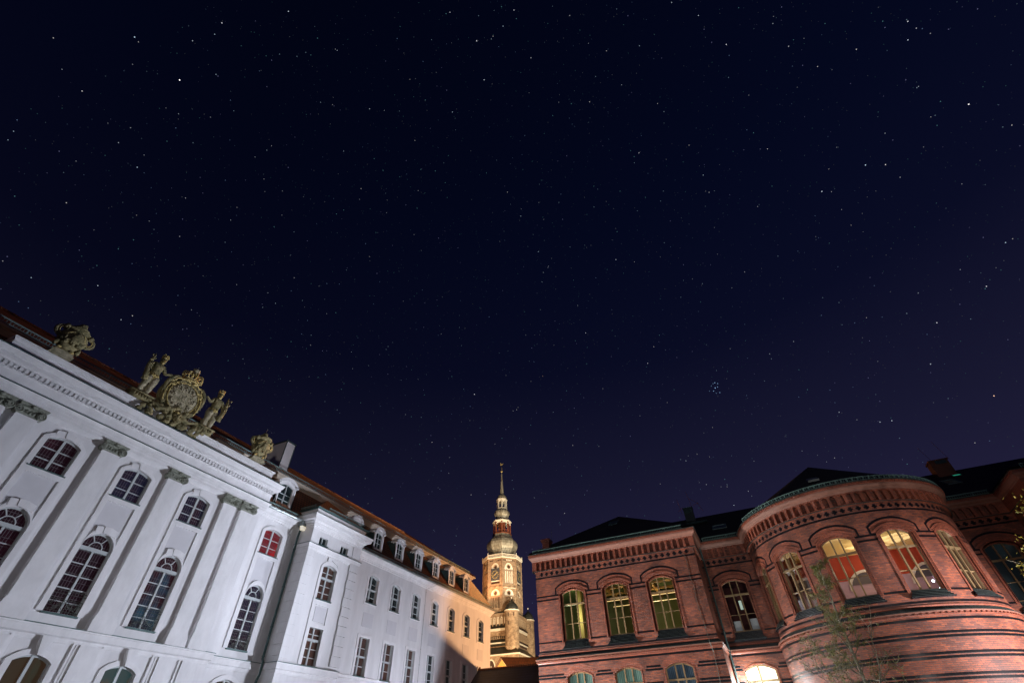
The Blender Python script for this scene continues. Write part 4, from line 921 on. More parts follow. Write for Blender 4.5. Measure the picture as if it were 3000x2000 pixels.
for cx_ in (CX-3.0,CX+.2,CX+3.4):
    q.poly([FB(CY-.125)(a,b,0) for a,b in outline(cx_-.97,cx_+.97,8.98,9.0,9.59,12)])
q.build('tower_arch_recess',mat('arch_recess_grey',(.12,.11,.16),.9),BB)
q=MB(); q.poly([(x,y,7.0) for x,y in A[:-1]]); q.build('tower_floor',beamm,BB)
q=MB(); q.box(FB(CY-2.2),CX+2.9,CX+3.2,8.0,8.06,-.9,0); q.lathe((CX+2.4,CY-3.2,8.1),[(.0,.07),(.05,.05),(.06,.0),(.04,-.04),(0,-.06)],10); q.build('tower_lamp',mat('lamp_globe',(1,1,1),.4,emit=(.8,.9,1),estr=6),BB)
lamp('POINT',(CX+.4,CY-2.3,9.4),70,(1,.84,.55),fixture=False,radius=.25,name='tower_room_light')
# recess room (dark, with pendant)
q=MB(); q.quad((-2.3,yr+.33,6.9),(-2.3,39.8,6.9),(-2.3,39.8,10.7),(-2.3,yr+.33,10.7)); q.quad((-2.3,39.8,6.9),(.9,39.8,6.9),(.9,39.8,10.7),(-2.3,39.8,10.7)); q.quad((-2.3,yr+.33,10.7),(.9,yr+.33,10.7),(.9,39.8,10.7),(-2.3,39.8,10.7)); q.quad((.88,yr+.33,6.9),(.88,39.8,6.9),(.88,39.8,10.7),(.88,yr+.33,10.7)); q.build('stair_room_wall',mat('stair_room_red',(.12,.035,.03),.9),BB)
q=MB(); q.lathe((-.75,37.2,8.7),[(.0,0),(.09,.0),(.09,.5),(0,.5)],10); q.build('pendant_lamp',mat('pendant_glass',(.8,.9,.8),.4,emit=(.55,.75,.65),estr=.45),BB)
q=MB(); q.box(FB(37.0),-1.5,-1.0,7.4,8.05,-.02,0); q.box(FB(37.0),-.5,-.05,7.4,8.1,-.02,0); q.build('notice_board',mat('paper_grey',(.55,.58,.62),.8,emit=(.3,.33,.36),estr=.12),BB)
# roofs
rf=MB(); ev=.36; z0=12.93
rf.poly([(bx0-ev,yf-ev,z0),(bx1+ev,yf-ev,z0),(-7.97,38.4,16.62)]); rf.poly([(bx1+ev,yf-ev,z0),(bx1+ev,38,z0),(-7.97,46,16.62),(-7.97,38.4,16.62)]); rf.poly([(bx0-ev,50.3,z0),(bx0-ev,yf-ev,z0),(-7.97,38.4,16.62),(-7.97,50.3,16.62)])
rf.build('block_roof',slate,BB)
rf=MB(); rf.quad((-8,yr-ev,z0),(31,yr-ev,z0),(31,41.5,16.48),(-8,41.5,16.48)); rf.quad((-8,50.4,12.9),(31,50.4,12.9),(31,41.5,16.48),(-8,41.5,16.48)); rf.build('main_roof',slate,BB)
rf=MB(); K=10; AP=[(CX+(RT+ev)*sin(R_(-95+190*i/K)),CY-(RT+ev)*cos(R_(-95+190*i/K)),z0) for i in range(K+1)]; top=(CX,35.9,16.5)
for a,b in zip(AP,AP[1:]): rf.poly([a,b,top])
rf.poly([AP[-1],(CX+RT+ev,40,z0),(CX,41.6,16.5),top]); rf.poly([(CX-RT-ev,40,z0),AP[0],top,(CX,41.6,16.5)]); rf.build('tower_roof',slate,BB)
rf=MB(); rf.poly([(bx2-ev,yf-ev,z0),(30,yf-ev,z0),(22,38.4,16.6)]); rf.poly([(bx2-ev,44,z0),(bx2-ev,yf-ev,z0),(22,38.4,16.6),(22,46,16.6)]); rf.build('block_roof',slate,BB)
# skylights on the main roof (z as function of y)
def rz(y): return z0+(y-(yr-ev))*(16.48-z0)/(41.5-(yr-ev))
def skylight(x0,x1,y0,y1,gm,lab=None,fr=.06):
    o=MB(); 
    G=lambda u,v,w:(u,v-w*.53,rz(v)+w*.85)
    o.ring(G,[(x0+fr,y0+fr),(x0+fr,y1-fr),(x1-fr,y1-fr),(x1-fr,y0+fr),(x0+fr,y0+fr)],[(x0,y0),(x0,y1),(x1,y1),(x1,y0),(x0,y0)],0,.07); s=o.build('skylight',darkzinc if gm is not gl_sky else mat('skylight_frame',(.12,.18,.2),.4,.5),BB)
    p=MB(); p.quad(*[G(a,b,.03) for a,b in ((x0,y0),(x1,y0),(x1,y1),(x0,y1))]); p.build('glass',gm,s)
skylight(-1.05,-.02,37.65,38.5,gl_sky); skylight(14.1,14.9,38.5,39.5,gl_sky); skylight(15.25,15.75,40.0,40.35,gl_skyg,fr=.02)
o=MB(); G=lambda u,v,w:(u,v-w*.55,12.93+(v-32.64)*(3.69/5.76)+w*.84)
o.box(lambda u,v,w:G(u,v,w),-8.45,-7.75,36.2,37.0,0,.07); o.build('skylight',darkzinc,BB)
# chimneys and ducts
m=MB(); m.box(FB(33.25),-12.95,-12.45,12.9,13.75,-.5,0); m.box(FB(33.2),-13.0,-12.4,13.72,13.82,-.6,0); m.box(FB(33.15),-13.05,-12.35,13.80,13.98,-.7,0); c1=m.build('chimney',brickl,BB)
m=MB(); m.tube([(-12.3,33.6,13.9),(-12.3,33.6,14.75)],.012,4); m.build('lightning_rod',zinc,c1)
m=MB(); m.box(FB(40.9),-2.95,-2.2,16.0,17.2,-.7,0); c2=m.build('chimney',mat('duct_metal',(.05,.065,.07),.4,.5),BB)
m=MB()
for i in range(6): m.box(FB(40.87),-2.88,-2.28,16.75+i*.07,16.79+i*.07,-.02,.02)
m.box(FB(40.85),-2.98,-2.17,17.18,17.24,-.75,0); m.build('vent_grille',darkzinc,c2)
m=MB(); antennam=mat('orange_lit_antenna',(.35,.10,.04),.6,.3)  # orange lamplight on the rods is painted into their colour
for pts in ([(-3.1,40.9,16.7),(-3.25,40.9,18.1)],[(-3.4,40.9,17.0),(-2.95,40.9,17.3)],[(-2.2,40.9,17.2),(-2.35,40.9,18.6)],[(-2.3,40.9,18.0),(-1.6,40.9,17.4)],[(-1.7,40.9,17.5),(-1.4,40.9,16.7)],[(-2.1,40.9,17.3),(-1.6,40.9,17.45)]): m.tube(pts,.012,4)
m.build('antenna',antennam,c2)
m=MB(); m.box(FB(39.6),-2.95,-1.3,15.5,15.53,-.35,0); m.box(FB(39.6),-2.95,-1.3,15.42,15.45,-.35,0); m.build('roof_walkway',darkzinc,BB)
m=MB(); m.box(FB(40.5),14.65,15.75,15.8,17.05,-.8,0); m.box(FB(40.45),14.6,15.8,17.0,17.1,-.9,0); c3=m.build('chimney',mat('dark_chimney_brick',(.16,.06,.04),.8,noise=.3),BB)
m=MB(); m.box(FB(40.45),14.95,15.6,16.75,17.0,-.02,.03); m.build('vent_grille',darkzinc,c3)
m=MB()
for pts in ([(14.9,40.6,17.0),(14.6,40.6,18.2)],[(15.9,40.6,17.0),(15.6,40.6,18.5)],[(14.3,40.6,16.95),(14.8,40.6,16.98)]): m.tube(pts,.012,4)
m.build('antenna',antennam,c3)
m=MB(); m.box(lambda u,v,w:(u,v-w*.5,z0+(v-30.1)*.62+w*.85),5.25,5.85,31.3,31.75,0,.12); m.build('roof_hatch',zinc,BB)
# lightning clips and downpipe on brick
m=MB(); px,py=bx1+.22,yr-.22
m.tube([(px,py-.25,12.4),(px,py,11.6),(px,py,0)],.06,8)
for z in (11.2,9.2,7.4,5.6,4.2): m.tube([(px,py,z-.03),(px,py,z+.03)],.078,8)
m.build('downpipe',mat('green_pipe',(.06,.09,.085),.45,.3),BB)
m=MB(); m.tube([(-3.1,yf-.03,11.4),(-3.02,yf-.03,10.9),(-3.06,yf-.03,10.0),(-2.98,yf-.03,9.4),(-3.05,yf-.03,8.6),(-2.95,yf-.03,7.2),(-2.9,yf-.34,6.5),(-2.85,yf-.12,6.0),(-2.95,yf-.12,4)],.014,4); m.build('lightning_cable',iron,BB)
# side annex cornice stub to the left
m=MB(); m.box(FB(40.2),-15.2,bx0-.09,5.75,5.98,-.6,.3); m.box(FB(40.2),-15.1,bx0-.09,5.3,5.75,-.6,.15); m.build('annex_cornice',brickl,BB)
# wall lamp in the recess corner
wl2=thing('wall_floodlight','glaring white floodlight on the brick wall beside the green downpipe','lamp',(-1.75,36.1,4.5))
m=MB(); m.box(FB(35.72),-1.95,-1.55,4.35,4.62,-.5,0); m.build('housing',zinc,wl2)
m=MB(); m.box(FB(35.70),-1.91,-1.59,4.38,4.59,-.015,.03); m.build('lens',mat('flood_lens',(1,1,1),.3,emit=(.86,.97,1),estr=30),wl2)

# ================================================================ LOW HOUSE between
LH=thing('low_house','low dark-roofed house between the white building and the brick building','house',(-19,46,0))
m=MB(); m.quad((XR+.02,41.2,0),(bx0-.1,41.2,0),(bx0-.1,41.2,4.9),(XR+.02,41.2,4.9)); m.quad((XR+.02,49,0),(bx0-.1,49,0),(bx0-.1,49,4.9),(XR+.02,49,4.9)); m.build('wall',stucco,LH)
m=MB(); m.quad((XR+.01,41.0,4.85),(bx0-.1,41.0,4.85),(bx0-.1,44.8,7.9),(XR+.01,44.8,7.9)); m.quad((XR+.01,48.6,4.85),(bx0-.1,48.6,4.85),(bx0-.1,44.8,7.9),(XR+.01,44.8,7.9))
m.build('roof',brickmat('dark_roof_tiles',(.022,.028,.050),(.018,.022,.040),(.012,.008,.008),.9,.33,.03,.6,(.04,.03,.03),.3,.9,.3),LH)
m=MB(); m.tube([(XR+.02,44.8,7.93),(bx0-.1,44.8,7.93)],.09,6); m.blob((XR+.2,44.8,8.05),(.1,.1,.12),6,5); m.build('ridge_tiles',tile,LH)
# GABLE HOUSE far behind
GH=thing('gable_house','small ochre gable with a red tiled roof below the church tower','house',(-42,85,0))
ap=(-42.08,85,15.04)
m=MB(); m.poly([(-45.3,85,0),(-38.9,85,0),(-38.9,85,11.2),ap,(-45.3,85,11.2)]); m.build('gable_wall',sideb,GH)
m=MB(); dx,dy=(14,9)
e1=(-38.7,84.8,11.0); m.quad((ap[0],84.7,ap[2]+.06),e1,(e1[0]+dx,e1[1]+dy,e1[2]),(ap[0]+dx,84.7+dy,ap[2]-.05)); m.quad((ap[0],84.7,ap[2]+.06),(-45.5,84.8,11.0),(-45.5+dx,84.8+dy,11.0),(ap[0]+dx,84.7+dy,ap[2]-.05)); m.build('roof',brickmat('red_roof_tiles',(.09,.026,.016),(.07,.02,.014),(.04,.015,.01),.5,.5,.05,.6,(.1,.04,.02),.4,.9,.3),GH)
m=MB(); m.tube([(-45.4,84.9,11.0),(ap[0],84.9,15.1),(-38.8,84.9,11.0)],.12,4); m.build('verge_trim',trimw,GH)

# ================================================================ CHURCH
PX,PY=-82.18,167.31
CH=thing('church','floodlit brick church with a tall octagonal tower and onion-domed spire','church',(PX,PY,0))
vd=math.atan2(-PY,-PX)            # direction tower -> camera
TH=vd-R_(23)                      # normal of the left visible face (left as seen)
def tw(u,t): # view frame: u right, t toward camera
    d=Vector((cos(vd),sin(vd))); r=Vector((-d.y,d.x)); return (PX+r.x*u+d.x*t,PY+r.y*u+d.y*t)
# square body
H=6.9
def sq(Hh): return [ (PX+Hh*(cos(TH)*a-sin(TH)*b),PY+Hh*(sin(TH)*a+cos(TH)*b)) for a,b in ((1,-1),(1,1),(-1,1),(-1,-1))]
def clockwise(P): return P[::-1]
bd=MB(); base=sq(9.6)
for P,z0_,z1_ in ((base,0,27.6),(sq(H),27.6,40)):
    for i in range(4): a,b=P[i],P[(i+1)%4]; bd.quad((*a,z0_),(*b,z0_),(*b,z1_),(*a,z1_))
bd.build('square_tower_wall',churchb,CH)
bd=MB(); P9=sq(10.0); P7=sq(H-.1)
for i in range(4): a,b,c_,d_=P9[i],P9[(i+1)%4],P7[(i+1)%4],P7[i]; bd.quad((*a,27.5),(*b,27.5),(*c_,30.0),(*d_,30.0))
P7b=sq(H+.3)
oc=[(PX+6.9*cos(TH+R_(22.5+45*k)),PY+6.9*sin(TH+R_(22.5+45*k))) for k in range(8)]
for i in range(4): a,b=P7b[i],P7b[(i+1)%4]; c_,d_=sq(5.6)[(i+1)%4],sq(5.6)[i]; bd.quad((*a,39.7),(*b,39.7),(*c_,41.6),(*d_,41.6))
bd.build('lean_to_roof',dkcopper,CH)
# faces decoration (two visible faces: k=0 normal TH, k=1 normal TH+90deg seen on the right)
for k in (0,1):
    th=TH+PI/2*k; o_=(PX+cos(th)*H,PY+sin(th)*H); F=FP(o_,th)
    q=MB()
    for u in [-5.2+1.3*i for i in range(9)]:
        q.prism(F,outline(u-.42,u+.42,36.6,38.0,38.7,4,pointed),0,.02)
    q.box(F,-H,H,34.5,35.2,0,.35); q.box(F,-H,H,30.9,31.2,0,.4); q.build('plaster_niches',niche,CH)
    q=MB()
    for u in [-5.2+1.3*i for i in range(9)]:
        q.box(F,u-.06,u+.06,36.6,38.2,.02,.12); q.box(F,u-.44,u+.44,38.7,38.8,0,.1); q.box(F,u+.48,u+.82,36.0,38.9,0,.25)
        q.blob(F(u,38.15,.08),(.16,.16,.16),6,4)
    for i in range(18): q.box(F,-6.6+.75*i,-6.35+.75*i,32.3 if k==0 else 31.3,33.9 if k else 32.9,0,.35)
    q.box(F,-H,H,39.2,39.7,0,.4); q.build('brick_arcade',churchb,CH)
    q=MB(); 
    for z_,w_0 in ((35.2,.1),(31.2,.1)):
        q.prism(lambda u,v,w,F=F:F(w,v,u),[(0,z_),(.75,z_),(.05,z_+.95)],-H,H,True)
    q.box(F,-H,H,32.3,33.0,0,.06); q.box(F,-H,H,36.1,36.5,0,.05); q.box(F,-H,H,30.2,30.9,0,.06); q.build('dark_string_roof',dkcopper if k==0 else dkbrick,CH)
for k in (0,1):
    th=TH+PI/2*k; F=FP((PX+cos(th)*9.6,PY+sin(th)*9.6),th)
    q=MB(); q.box(F,-9.6,9.6,27.2,27.6,0,.3); q.build('plaster_ledge',niche,CH)
    q=MB()
    for u in (-6.2,0,6.2): q.prism(F,outline(u-1.3,u+1.3,16,23.5,26,6,pointed),0,.04)
    q.build('dark_window',dkbrick,CH)
    q=MB()
    for u in (-6.2,0,6.2):
        q.ring(F,outline(u-1.3,u+1.3,16,23.5,26,6,pointed),outline(u-1.6,u+1.6,16,23.5,26.4,6,pointed),0,.12)
        for w in (-.65,0,.65): q.box(F,u+w-.08,u+w+.08,16,24.6-abs(w),.04,.12)
    q.build('window_tracery',niche,CH)
# church nave behind, to the right
q=MB(); th=TH+PI/2; F=FP((PX,PY),th)
NW=8.5
q.prism(lambda u,v,w:F(u,v,w),[(-NW,0),(NW,0),(NW,22),(0,33),(-NW,22)],-60,-H) if 0 else None
G=lambda u,v,w:(PX+cos(TH+PI)*w+(-sin(TH+PI))*u,PY+sin(TH+PI)*w+cos(TH+PI)*u,v)
q.prism(G,[(-NW,0),(NW,0),(NW,22),(-NW,22)],H,70,True); q.build('nave_wall',churchb,CH)
q=MB()
for s in (-1,1): q.quad(G(0,33,H),G(0,33,70),G(s*(NW+.5),21.6,70),G(s*(NW+.5),21.6,H))
q.poly([G(-NW,22,70),G(NW,22,70),G(0,33,70)]); q.build('nave_roof',dkcopper,CH)
# corner turrets
def turret(u,t,r,zb,zt,dome_h,name='turret'):
    x,y=tw(u,t); m=MB(); m.lathe((x,y,0),[(r*.4,zb-1.6),(r*.75,zb-.8),(r,zb),(r,zt-.5),(r*1.08,zt-.4),(r*1.08,zt)],24); o=m.build('turret',churchb,CH,False)
    m=MB(); m.lathe((x,y,0),[(r*1.1,zt-.3),(r*1.12,zt),(r*.95,zt+.1)],24); m.build('turret_rim',niche,o)
    m=MB(); m.lathe((x,y,0),[(r*.98,zt+.05),(r*.97,zt+dome_h*.25),(r*.8,zt+dome_h*.5),(r*.42,zt+dome_h*.75),(r*.14,zt+dome_h*.92),(.05,zt+dome_h),(.03,zt+dome_h*1.12)],12); m.build('turret_dome',dkcopper,o)
    m=MB(); m.blob((x,y,zt+dome_h*1.2),(.22,.22,.28),8,6); m.build('turret_finial',niche,o)
    m=MB()
    for a,z in ((-.5,.86),(.25,.86),(-.5,.62)):
        F=FP((x+r*cos(vd+a),y+r*sin(vd+a)),vd+a); m.box(F,-.13,.13,zb+(zt-zb)*z-.6,zb+(zt-zb)*z+.5,-.05,.03)
    m.build('turret_slit',dkbrick,o)
turret(3.15,9.2,2.38,29.6,40.0,3.3); turret(9.35,-3.8,1.95,26,39.5,3.2)
# octagon
ap_=6.62; Ro=ap_/cos(PI/8)
oc=MB()
for k in range(8):
    th=TH+PI/4*k; o_=(PX+cos(th)*ap_,PY+sin(th)*ap_); F=FP(o_,th); hw=ap_*math.tan(PI/8)
    wall(oc,F,-hw,hw,48.2,58.2,[(-1.75,1.75,49.3,53.9,56.4)],.45,n=5,fn=pointed)
    wall(oc,F,-hw,hw,40,48.2,[(-1.85,1.85,41.5,45.6,47.6)],.45,n=5,fn=pointed)
    for zb_ in (48.0,): oc.box(F,-hw-.05,hw+.05,48.0,48.4,0,.18)
    oc.box(F,-hw-.05,hw+.05,57.7,58.2,0,.25)
    for s in (-1,1): oc.box(F,s*hw-.22,s*hw+.22,41,57.7,-.1,.12)
oc.build('octagon_wall',churchb,CH)
for k in (-2,-1,0,1,2):
    th=TH+PI/4*k; o_=(PX+cos(th)*ap_,PY+sin(th)*ap_); F=FP(o_,th)
    clock=k in (0,2)
    p=MB()
    p.poly([F(a,b,-.42) for a,b in outline(-1.75,1.75,49.3,53.9,56.4,5,pointed)])
    p.poly([F(a,b,-.42) for a,b in outline(-1.85,1.85,45.4,45.6,47.6,5,pointed)])
    for u in (-.9,-.3,.3,.9): 
        if not clock: p.box(F,u-.17,u+.17,57.0,57.5,0,.03)
    for u in [-2.2+.4*i for i in range(12)]:
        if k==1: p.box(F,u,u+.25,47.75,47.98,0,.05)
    p.build('belfry_niche',niche,CH)
    p=MB()
    for u in ((-1.0,1.0) if clock else (-.82,.82)):
        if not clock:
            p.box(F,u-.10,u+.10,49.3,53.6,-.42,-.05); p.tube([F(u+.42*cos(a),53.5+.42*sin(a),-.2) for a in [PI*i/8 for i in range(9)]],.12,5)
    if not clock: p.box(F,-.12,.12,49.3,53.9,-.42,.05); p.box(F,-1.75,-1.55,49.3,54,-.42,.0); p.box(F,1.55,1.75,49.3,54,-.42,0)
    p.tube([F(.62*cos(2*PI*i/14),55.0+.62*sin(2*PI*i/14),-.25) for i in range(15)],.13,5)
    p.tube([F(.62*cos(2*PI*i/14),46.3+.62*sin(2*PI*i/14),-.25) for i in range(15)],.13,5)
    for u in (-1.5,-.9,-.3,.3,.9,1.5): p.box(F,u-.11,u+.11,41.5,45.0,-.42,.0)
    p.box(F,-1.85,1.85,45.0,45.35,-.42,.02)
    p.box(F,-1.9,-1.75,41.5,56,-.42,-.3); p.build('tracery',churchb,CH)
    p=MB(); 
    for zc in (55.0,46.3):
        p.poly([F(.55*cos(2*PI*i/12),zc+.55*sin(2*PI*i/12),-.38) for i in range(12)])
    p.poly([F(a,b,-.40) for a,b in ((-1.75,41.6),(1.75,41.6),(1.75,45.0),(-1.75,45.0))])
    if clock: p.poly([F(a,b,-.38) for a,b in ((-1.7,49.3),(1.7,49.3),(1.7,50.1),(-1.7,50.1))])
    p.box(F,-2.35,-.95,57.0,57.35,0,.02); p.box(F,.95,2.35,57.0,57.35,0,.02)
    p.build('dark_opening',dkbrick,CH)
    if clock:
        c=MB(); c.box(F,-1.68,1.68,50.35,54.2,-.1,.12); co_=c.build('clock',clockm,CH)
        c=MB(); cen=52.3
        for i in range(12): a=2*PI*i/12; c.box(F,1.32*sin(a)-.10,1.32*sin(a)+.10,cen+1.32*cos(a)-.13,cen+1.32*cos(a)+.13,.12,.17)
        c.tube([F(0,cen,.2),F(.75,cen+.8,.2)],.09,4); c.tube([F(.15,cen+.12,.24),F(-1.2,cen-.75,.24)],.07,4); c.blob(F(0,cen,.2),(.16,.16,.16),6,4)
        for i in range(20): a=2*PI*i/20; c.tube([F(1.05*cos(a),cen+1.05*sin(a),.15),F(1.05*cos(a+.31),cen+1.05*sin(a+.31),.15)],.03,3)
        c.tube([F(1.32*cos(2*PI*i/24),cen+1.32*sin(2*PI*i/24),.13) for i in range(25)],.03,3); c.tube([F(0,cen,.14),F(-1.32,cen,.14)],.02,3)
        c.build('clock_hands_and_numerals',gold,co_)
# gallery
gm_=MB(); oct_=lambda r:[(PX+r*cos(TH+R_(22.5+45*k)),PY+r*sin(TH+R_(22.5+45*k))) for k in range(8)]
rotO=TH+R_(22.5)
gm_.lathe((PX,PY,0),[(Ro+.1,57.8),(Ro+.45,58.1),(Ro+.45,58.3),(Ro*.4,58.35)],8,rotO); gm_.lathe((PX,PY,0),[(Ro+.25,59.15),(Ro+.5,59.15),(Ro+.5,59.32),(Ro+.25,59.32)],8,rotO)
P8=oct_(Ro+.37)
for i in range(8):
    a,b=Vector(P8[i]),Vector(P8[(i+1)%8]); L=(b-a).length
    gm_.tube([(a.x,a.y,58.2),(a.x,a.y,59.7)],.16,6); gm_.blob((a.x,a.y,59.85),(.18,.18,.22),6,5)
    for j in range(1,14): p=a+(b-a)*j/14; gm_.tube([(p.x,p.y,58.3),(p.x,p.y,58.7),(p.x,p.y,59.15)],[.06,.11,.06],5)
gm_.build('gallery_balustrade',niche,CH)
# onion and lanterns
d1=MB(); d1.lathe((PX,PY,0),[(5.6,58.4),(5.4,59.6),(4.3,60.4),(4.55,61.0),(5.25,62.0),(5.8,62.9),(6.08,63.8),(6.0,64.8),(5.5,65.8),(4.7,66.6),(4.0,67.3),(3.7,67.9),(3.65,68.3)],8,rotO); d1.build('onion_dome',coppern,CH,False)
d1=MB(); d1.lathe((PX,PY,0),[(3.85,68.2),(3.9,68.5),(3.5,68.75),(3.45,69.0)],8,rotO)
L8=oct_(3.3)
for i in range(8):
    x,y=L8[i]; d1.tube([(x,y,68.6),(x,y,73.4)],.26,6); x2,y2=L8[(i+1)%8]
    for z_ in (69.5,69.9): d1.tube([(x,y,z_),(x2,y2,z_)],.06,4)
    mx_,my_=(x+x2)/2,(y+y2)/2; d1.tube([(mx_,my_,68.7),(mx_,my_,72.6)],.10,5)
d1.lathe((PX,PY,0),[(1.4,68.7),(1.4,73.5)],8,rotO); d1.build('lower_lantern',redwood,CH)
d1=MB(); d1.lathe((PX,PY,0),[(3.3,72.6),(3.4,73.1),(3.85,73.4),(3.85,73.7),(3.2,74.2),(2.5,74.6)],8,rotO)
for i in range(8):
    x,y=L8[i]; x2,y2=L8[(i+1)%8]
    d1.tube([(x,y,72.2),((x*3+x2)/4,(y*3+y2)/4,72.9),((x+x2)/2,(y+y2)/2,73.1),((x+x2*3)/4,(y+y2*3)/4,72.9),(x2,y2,72.2)],.2,5)
d1.build('lantern_cornice',niche,CH)
d1=MB(); d1.lathe((PX,PY,0),[(2.55,74.5),(2.2,75.0),(2.5,75.5),(3.0,76.2),(3.2,76.9),(3.1,77.6),(2.6,78.3),(2.1,78.9)],8,rotO); d1.build('middle_bulb',coppern,CH)
L8=oct_(1.9); d1=MB()
d1.lathe((PX,PY,0),[(2.2,78.8),(2.25,79.1),(2.0,79.3)],8,rotO); d1.lathe((PX,PY,0),[(1.9,81.9),(2.25,82.8),(2.25,83.1),(1.9,83.4)],8,rotO)
for i in range(8):
    x,y=L8[i]; x2,y2=L8[(i+1)%8]; d1.tube([(x,y,79.1),(x,y,82.4)],.2,6); d1.tube([(x,y,81.9),((x+x2)/2,(y+y2)/2,82.4),(x2,y2,81.9)],.14,5)
d1.lathe((PX,PY,0),[(.5,79),(.5,82.5)],8); d1.build('upper_lantern',niche,CH)
d1=MB(); d1.lathe((PX,PY,0),[(1.9,83.3),(1.95,83.9),(1.7,84.5),(1.1,85.0),(.85,85.4),(.62,88),(.38,91.5),(.15,95.4)],8,rotO); d1.build('spire',coppern,CH)
d1=MB(); d1.blob((PX,PY,95.9),(.5,.5,.5),10,8); d1.tube([(PX,PY,96),(PX,PY,99.0)],.07,5); d1.build('spire_ball',gold,CH,True)
d1=MB(); x,y=tw(0,0); F=lambda u,v,w:(tw(u,w)[0],tw(u,w)[1],v)
d1.prism(F,[(-.62,99.0),(-.2,98.85),(.2,98.9),(.55,99.3),(.75,99.75),(.35,99.55),(.1,99.35),(-.2,99.5),(-.35,99.95),(-.6,99.8),(-.5,99.4)],-.08,.08,True); d1.build('weathercock',gold,CH)
# church floodlights
ux=lambda u,t,z:(*tw(u,t),z)
lamp('SPOT',ux(22,42,6),150000,YEL,ux(2,0,52),75,.7,.3,fixture=True)
lamp('SPOT',ux(-16,48,14),80000,(1,.60,.30),ux(0,0,48),70,.7,.3,fixture=True)
lamp('SPOT',ux(26,70,24),210000,(1,.86,.66),ux(0,0,72),50,.7,.3,fixture=False)
lamp('SPOT',ux(-6,11.5,42),9000,(1,.42,.16),ux(0,3,62),100,.8,.3,fixture=False)
lamp('SPOT',(-36,74,3),42000,WARM,(-42,85,13),90,.8,.2,fixture=False)

# ================================================================ floodlight fixtures, also on the added fill lights
names=['dark floodlight on the paving in front of the recess beside the downpipe','dark floodlight at the left corner of the brick front, aimed at the white wing','dark floodlight at the foot of the white wing, aimed at the brick front','added fill light on the paving near the young tree','dark floodlight aimed along the base of the brick front','dark floodlight right of the round brick tower','street lamp with warm light behind the low house','added fill light behind the camera','dark floodlight under the autumn tree','dark floodlight before the church, on its right side','dark floodlight before the church, on its left side']
for i,(loc,aim,c) in enumerate(LAMPS):
    t=thing('floodlight',names[i] if i<len(names) else 'dark floodlight in the square','lamp',(loc[0],loc[1],0))
    d=(Vector(aim)-Vector(loc)).normalized(); x=Vector((-d.y,d.x,0)).normalized(); u_=x.cross(d); o_=Vector(loc)-d*.42
    G=lambda u,v,w:tuple(o_+x*u+u_*v+d*w)
    m=MB(); m.box(G,-.2,.2,-.15,.15,-.2,0); m.build('housing',iron,t)
    m=MB(); m.box(G,-.18,.18,-.13,.13,.0,.01); m.build('lens',mat('floodlight_glass',(.8,.8,.8),.2,emit=(1,.95,.9),estr=4),t)
    m=MB(); m.tube([(loc[0]-d.x*.5,loc[1]-d.y*.5,0),tuple(Vector(loc)-d*.5)],.03,6); m.build('post',iron,t)

# ================================================================ TREES
def young_tree():
    t=thing('young_tree','thin young tree with sparse small leaves in front of the round brick tower','tree',(3.0,26,0))
    rd=random.Random(21); tr=MB(); tips=[]
    def branch(p,d,L,r,lvl):
        pts=[p]; n=12 if lvl==0 else (7 if lvl==1 else 4); q=p; wob=(.035,.12,.2,.28)[lvl]
        for i in range(n):
            d=(d+Vector((rd.gauss(0,wob),rd.gauss(0,wob),rd.gauss(.02,wob*.7)))).normalized(); q=q+d*L/n; pts.append(q)
            f=i/n
            if lvl==0 and q.z>2.3:
                for _ in range(3):
                    a=rd.uniform(0,2*PI); h=(q.z-2.3)/5.6; s_=Vector((cos(a),sin(a),rd.uniform(.25,.8)))
                    branch(q,s_.normalized(),(2.0*(1-h)**.8+.25)*rd.uniform(.6,1.1),r*.34*(1-h*.5),1)
            elif lvl in (1,2) and i>0:
                for _ in range(2 if lvl==1 else 1):
                    s_=Vector((rd.gauss(0,.7),rd.gauss(0,.7),rd.gauss(.25,.5))); branch(q,(d*.7+s_).normalized(),L*(.42 if lvl==1 else .5)*rd.uniform(.5,1.1),r*.5,lvl+1)
            if lvl>=1: tips.append((q,d,lvl))
        tr.tube(pts,max(r,.006),5 if lvl<1 else 3,taper=max(r*.3,.004),cap=False)
    branch(Vector((3.0,26,0)),Vector((.0,0,1)),7.7,.085,0)
    branch(Vector((3.0,26,2.4)),Vector((.46,-.1,1)).normalized(),3.2,.03,1)
    tr.build('trunk',bark,t)
    lf=MB(); ly=MB()
    for q,d,lvl in tips:
        for _ in range((1,1,2,3)[lvl]):
            c=q+Vector((rd.gauss(0,.035),rd.gauss(0,.035),rd.gauss(0,.035))); s_=rd.uniform(.015,.034); a=Vector((rd.gauss(0,1),rd.gauss(0,1),rd.gauss(0,1))).normalized(); b=a.cross(Vector((rd.gauss(0,1),rd.gauss(0,1),1))).normalized()
            lf.poly([c-a*s_,c+b*s_*.5,c+a*s_,c-b*s_*.5])
    for _ in range(18):
        q,_,_=rd.choice(tips); a=Vector((rd.gauss(0,1),rd.gauss(0,1),rd.gauss(0,1))).normalized(); b=a.cross(Vector((0,.3,1))).normalized(); ly.poly([q-a*.06,q+b*.045,q+a*.06,q-b*.045])
    lf.build('crown',leafg,t); ly.build('yellow_leaves',leafy,t)
    print('tree tips',len(tips))
young_tree()
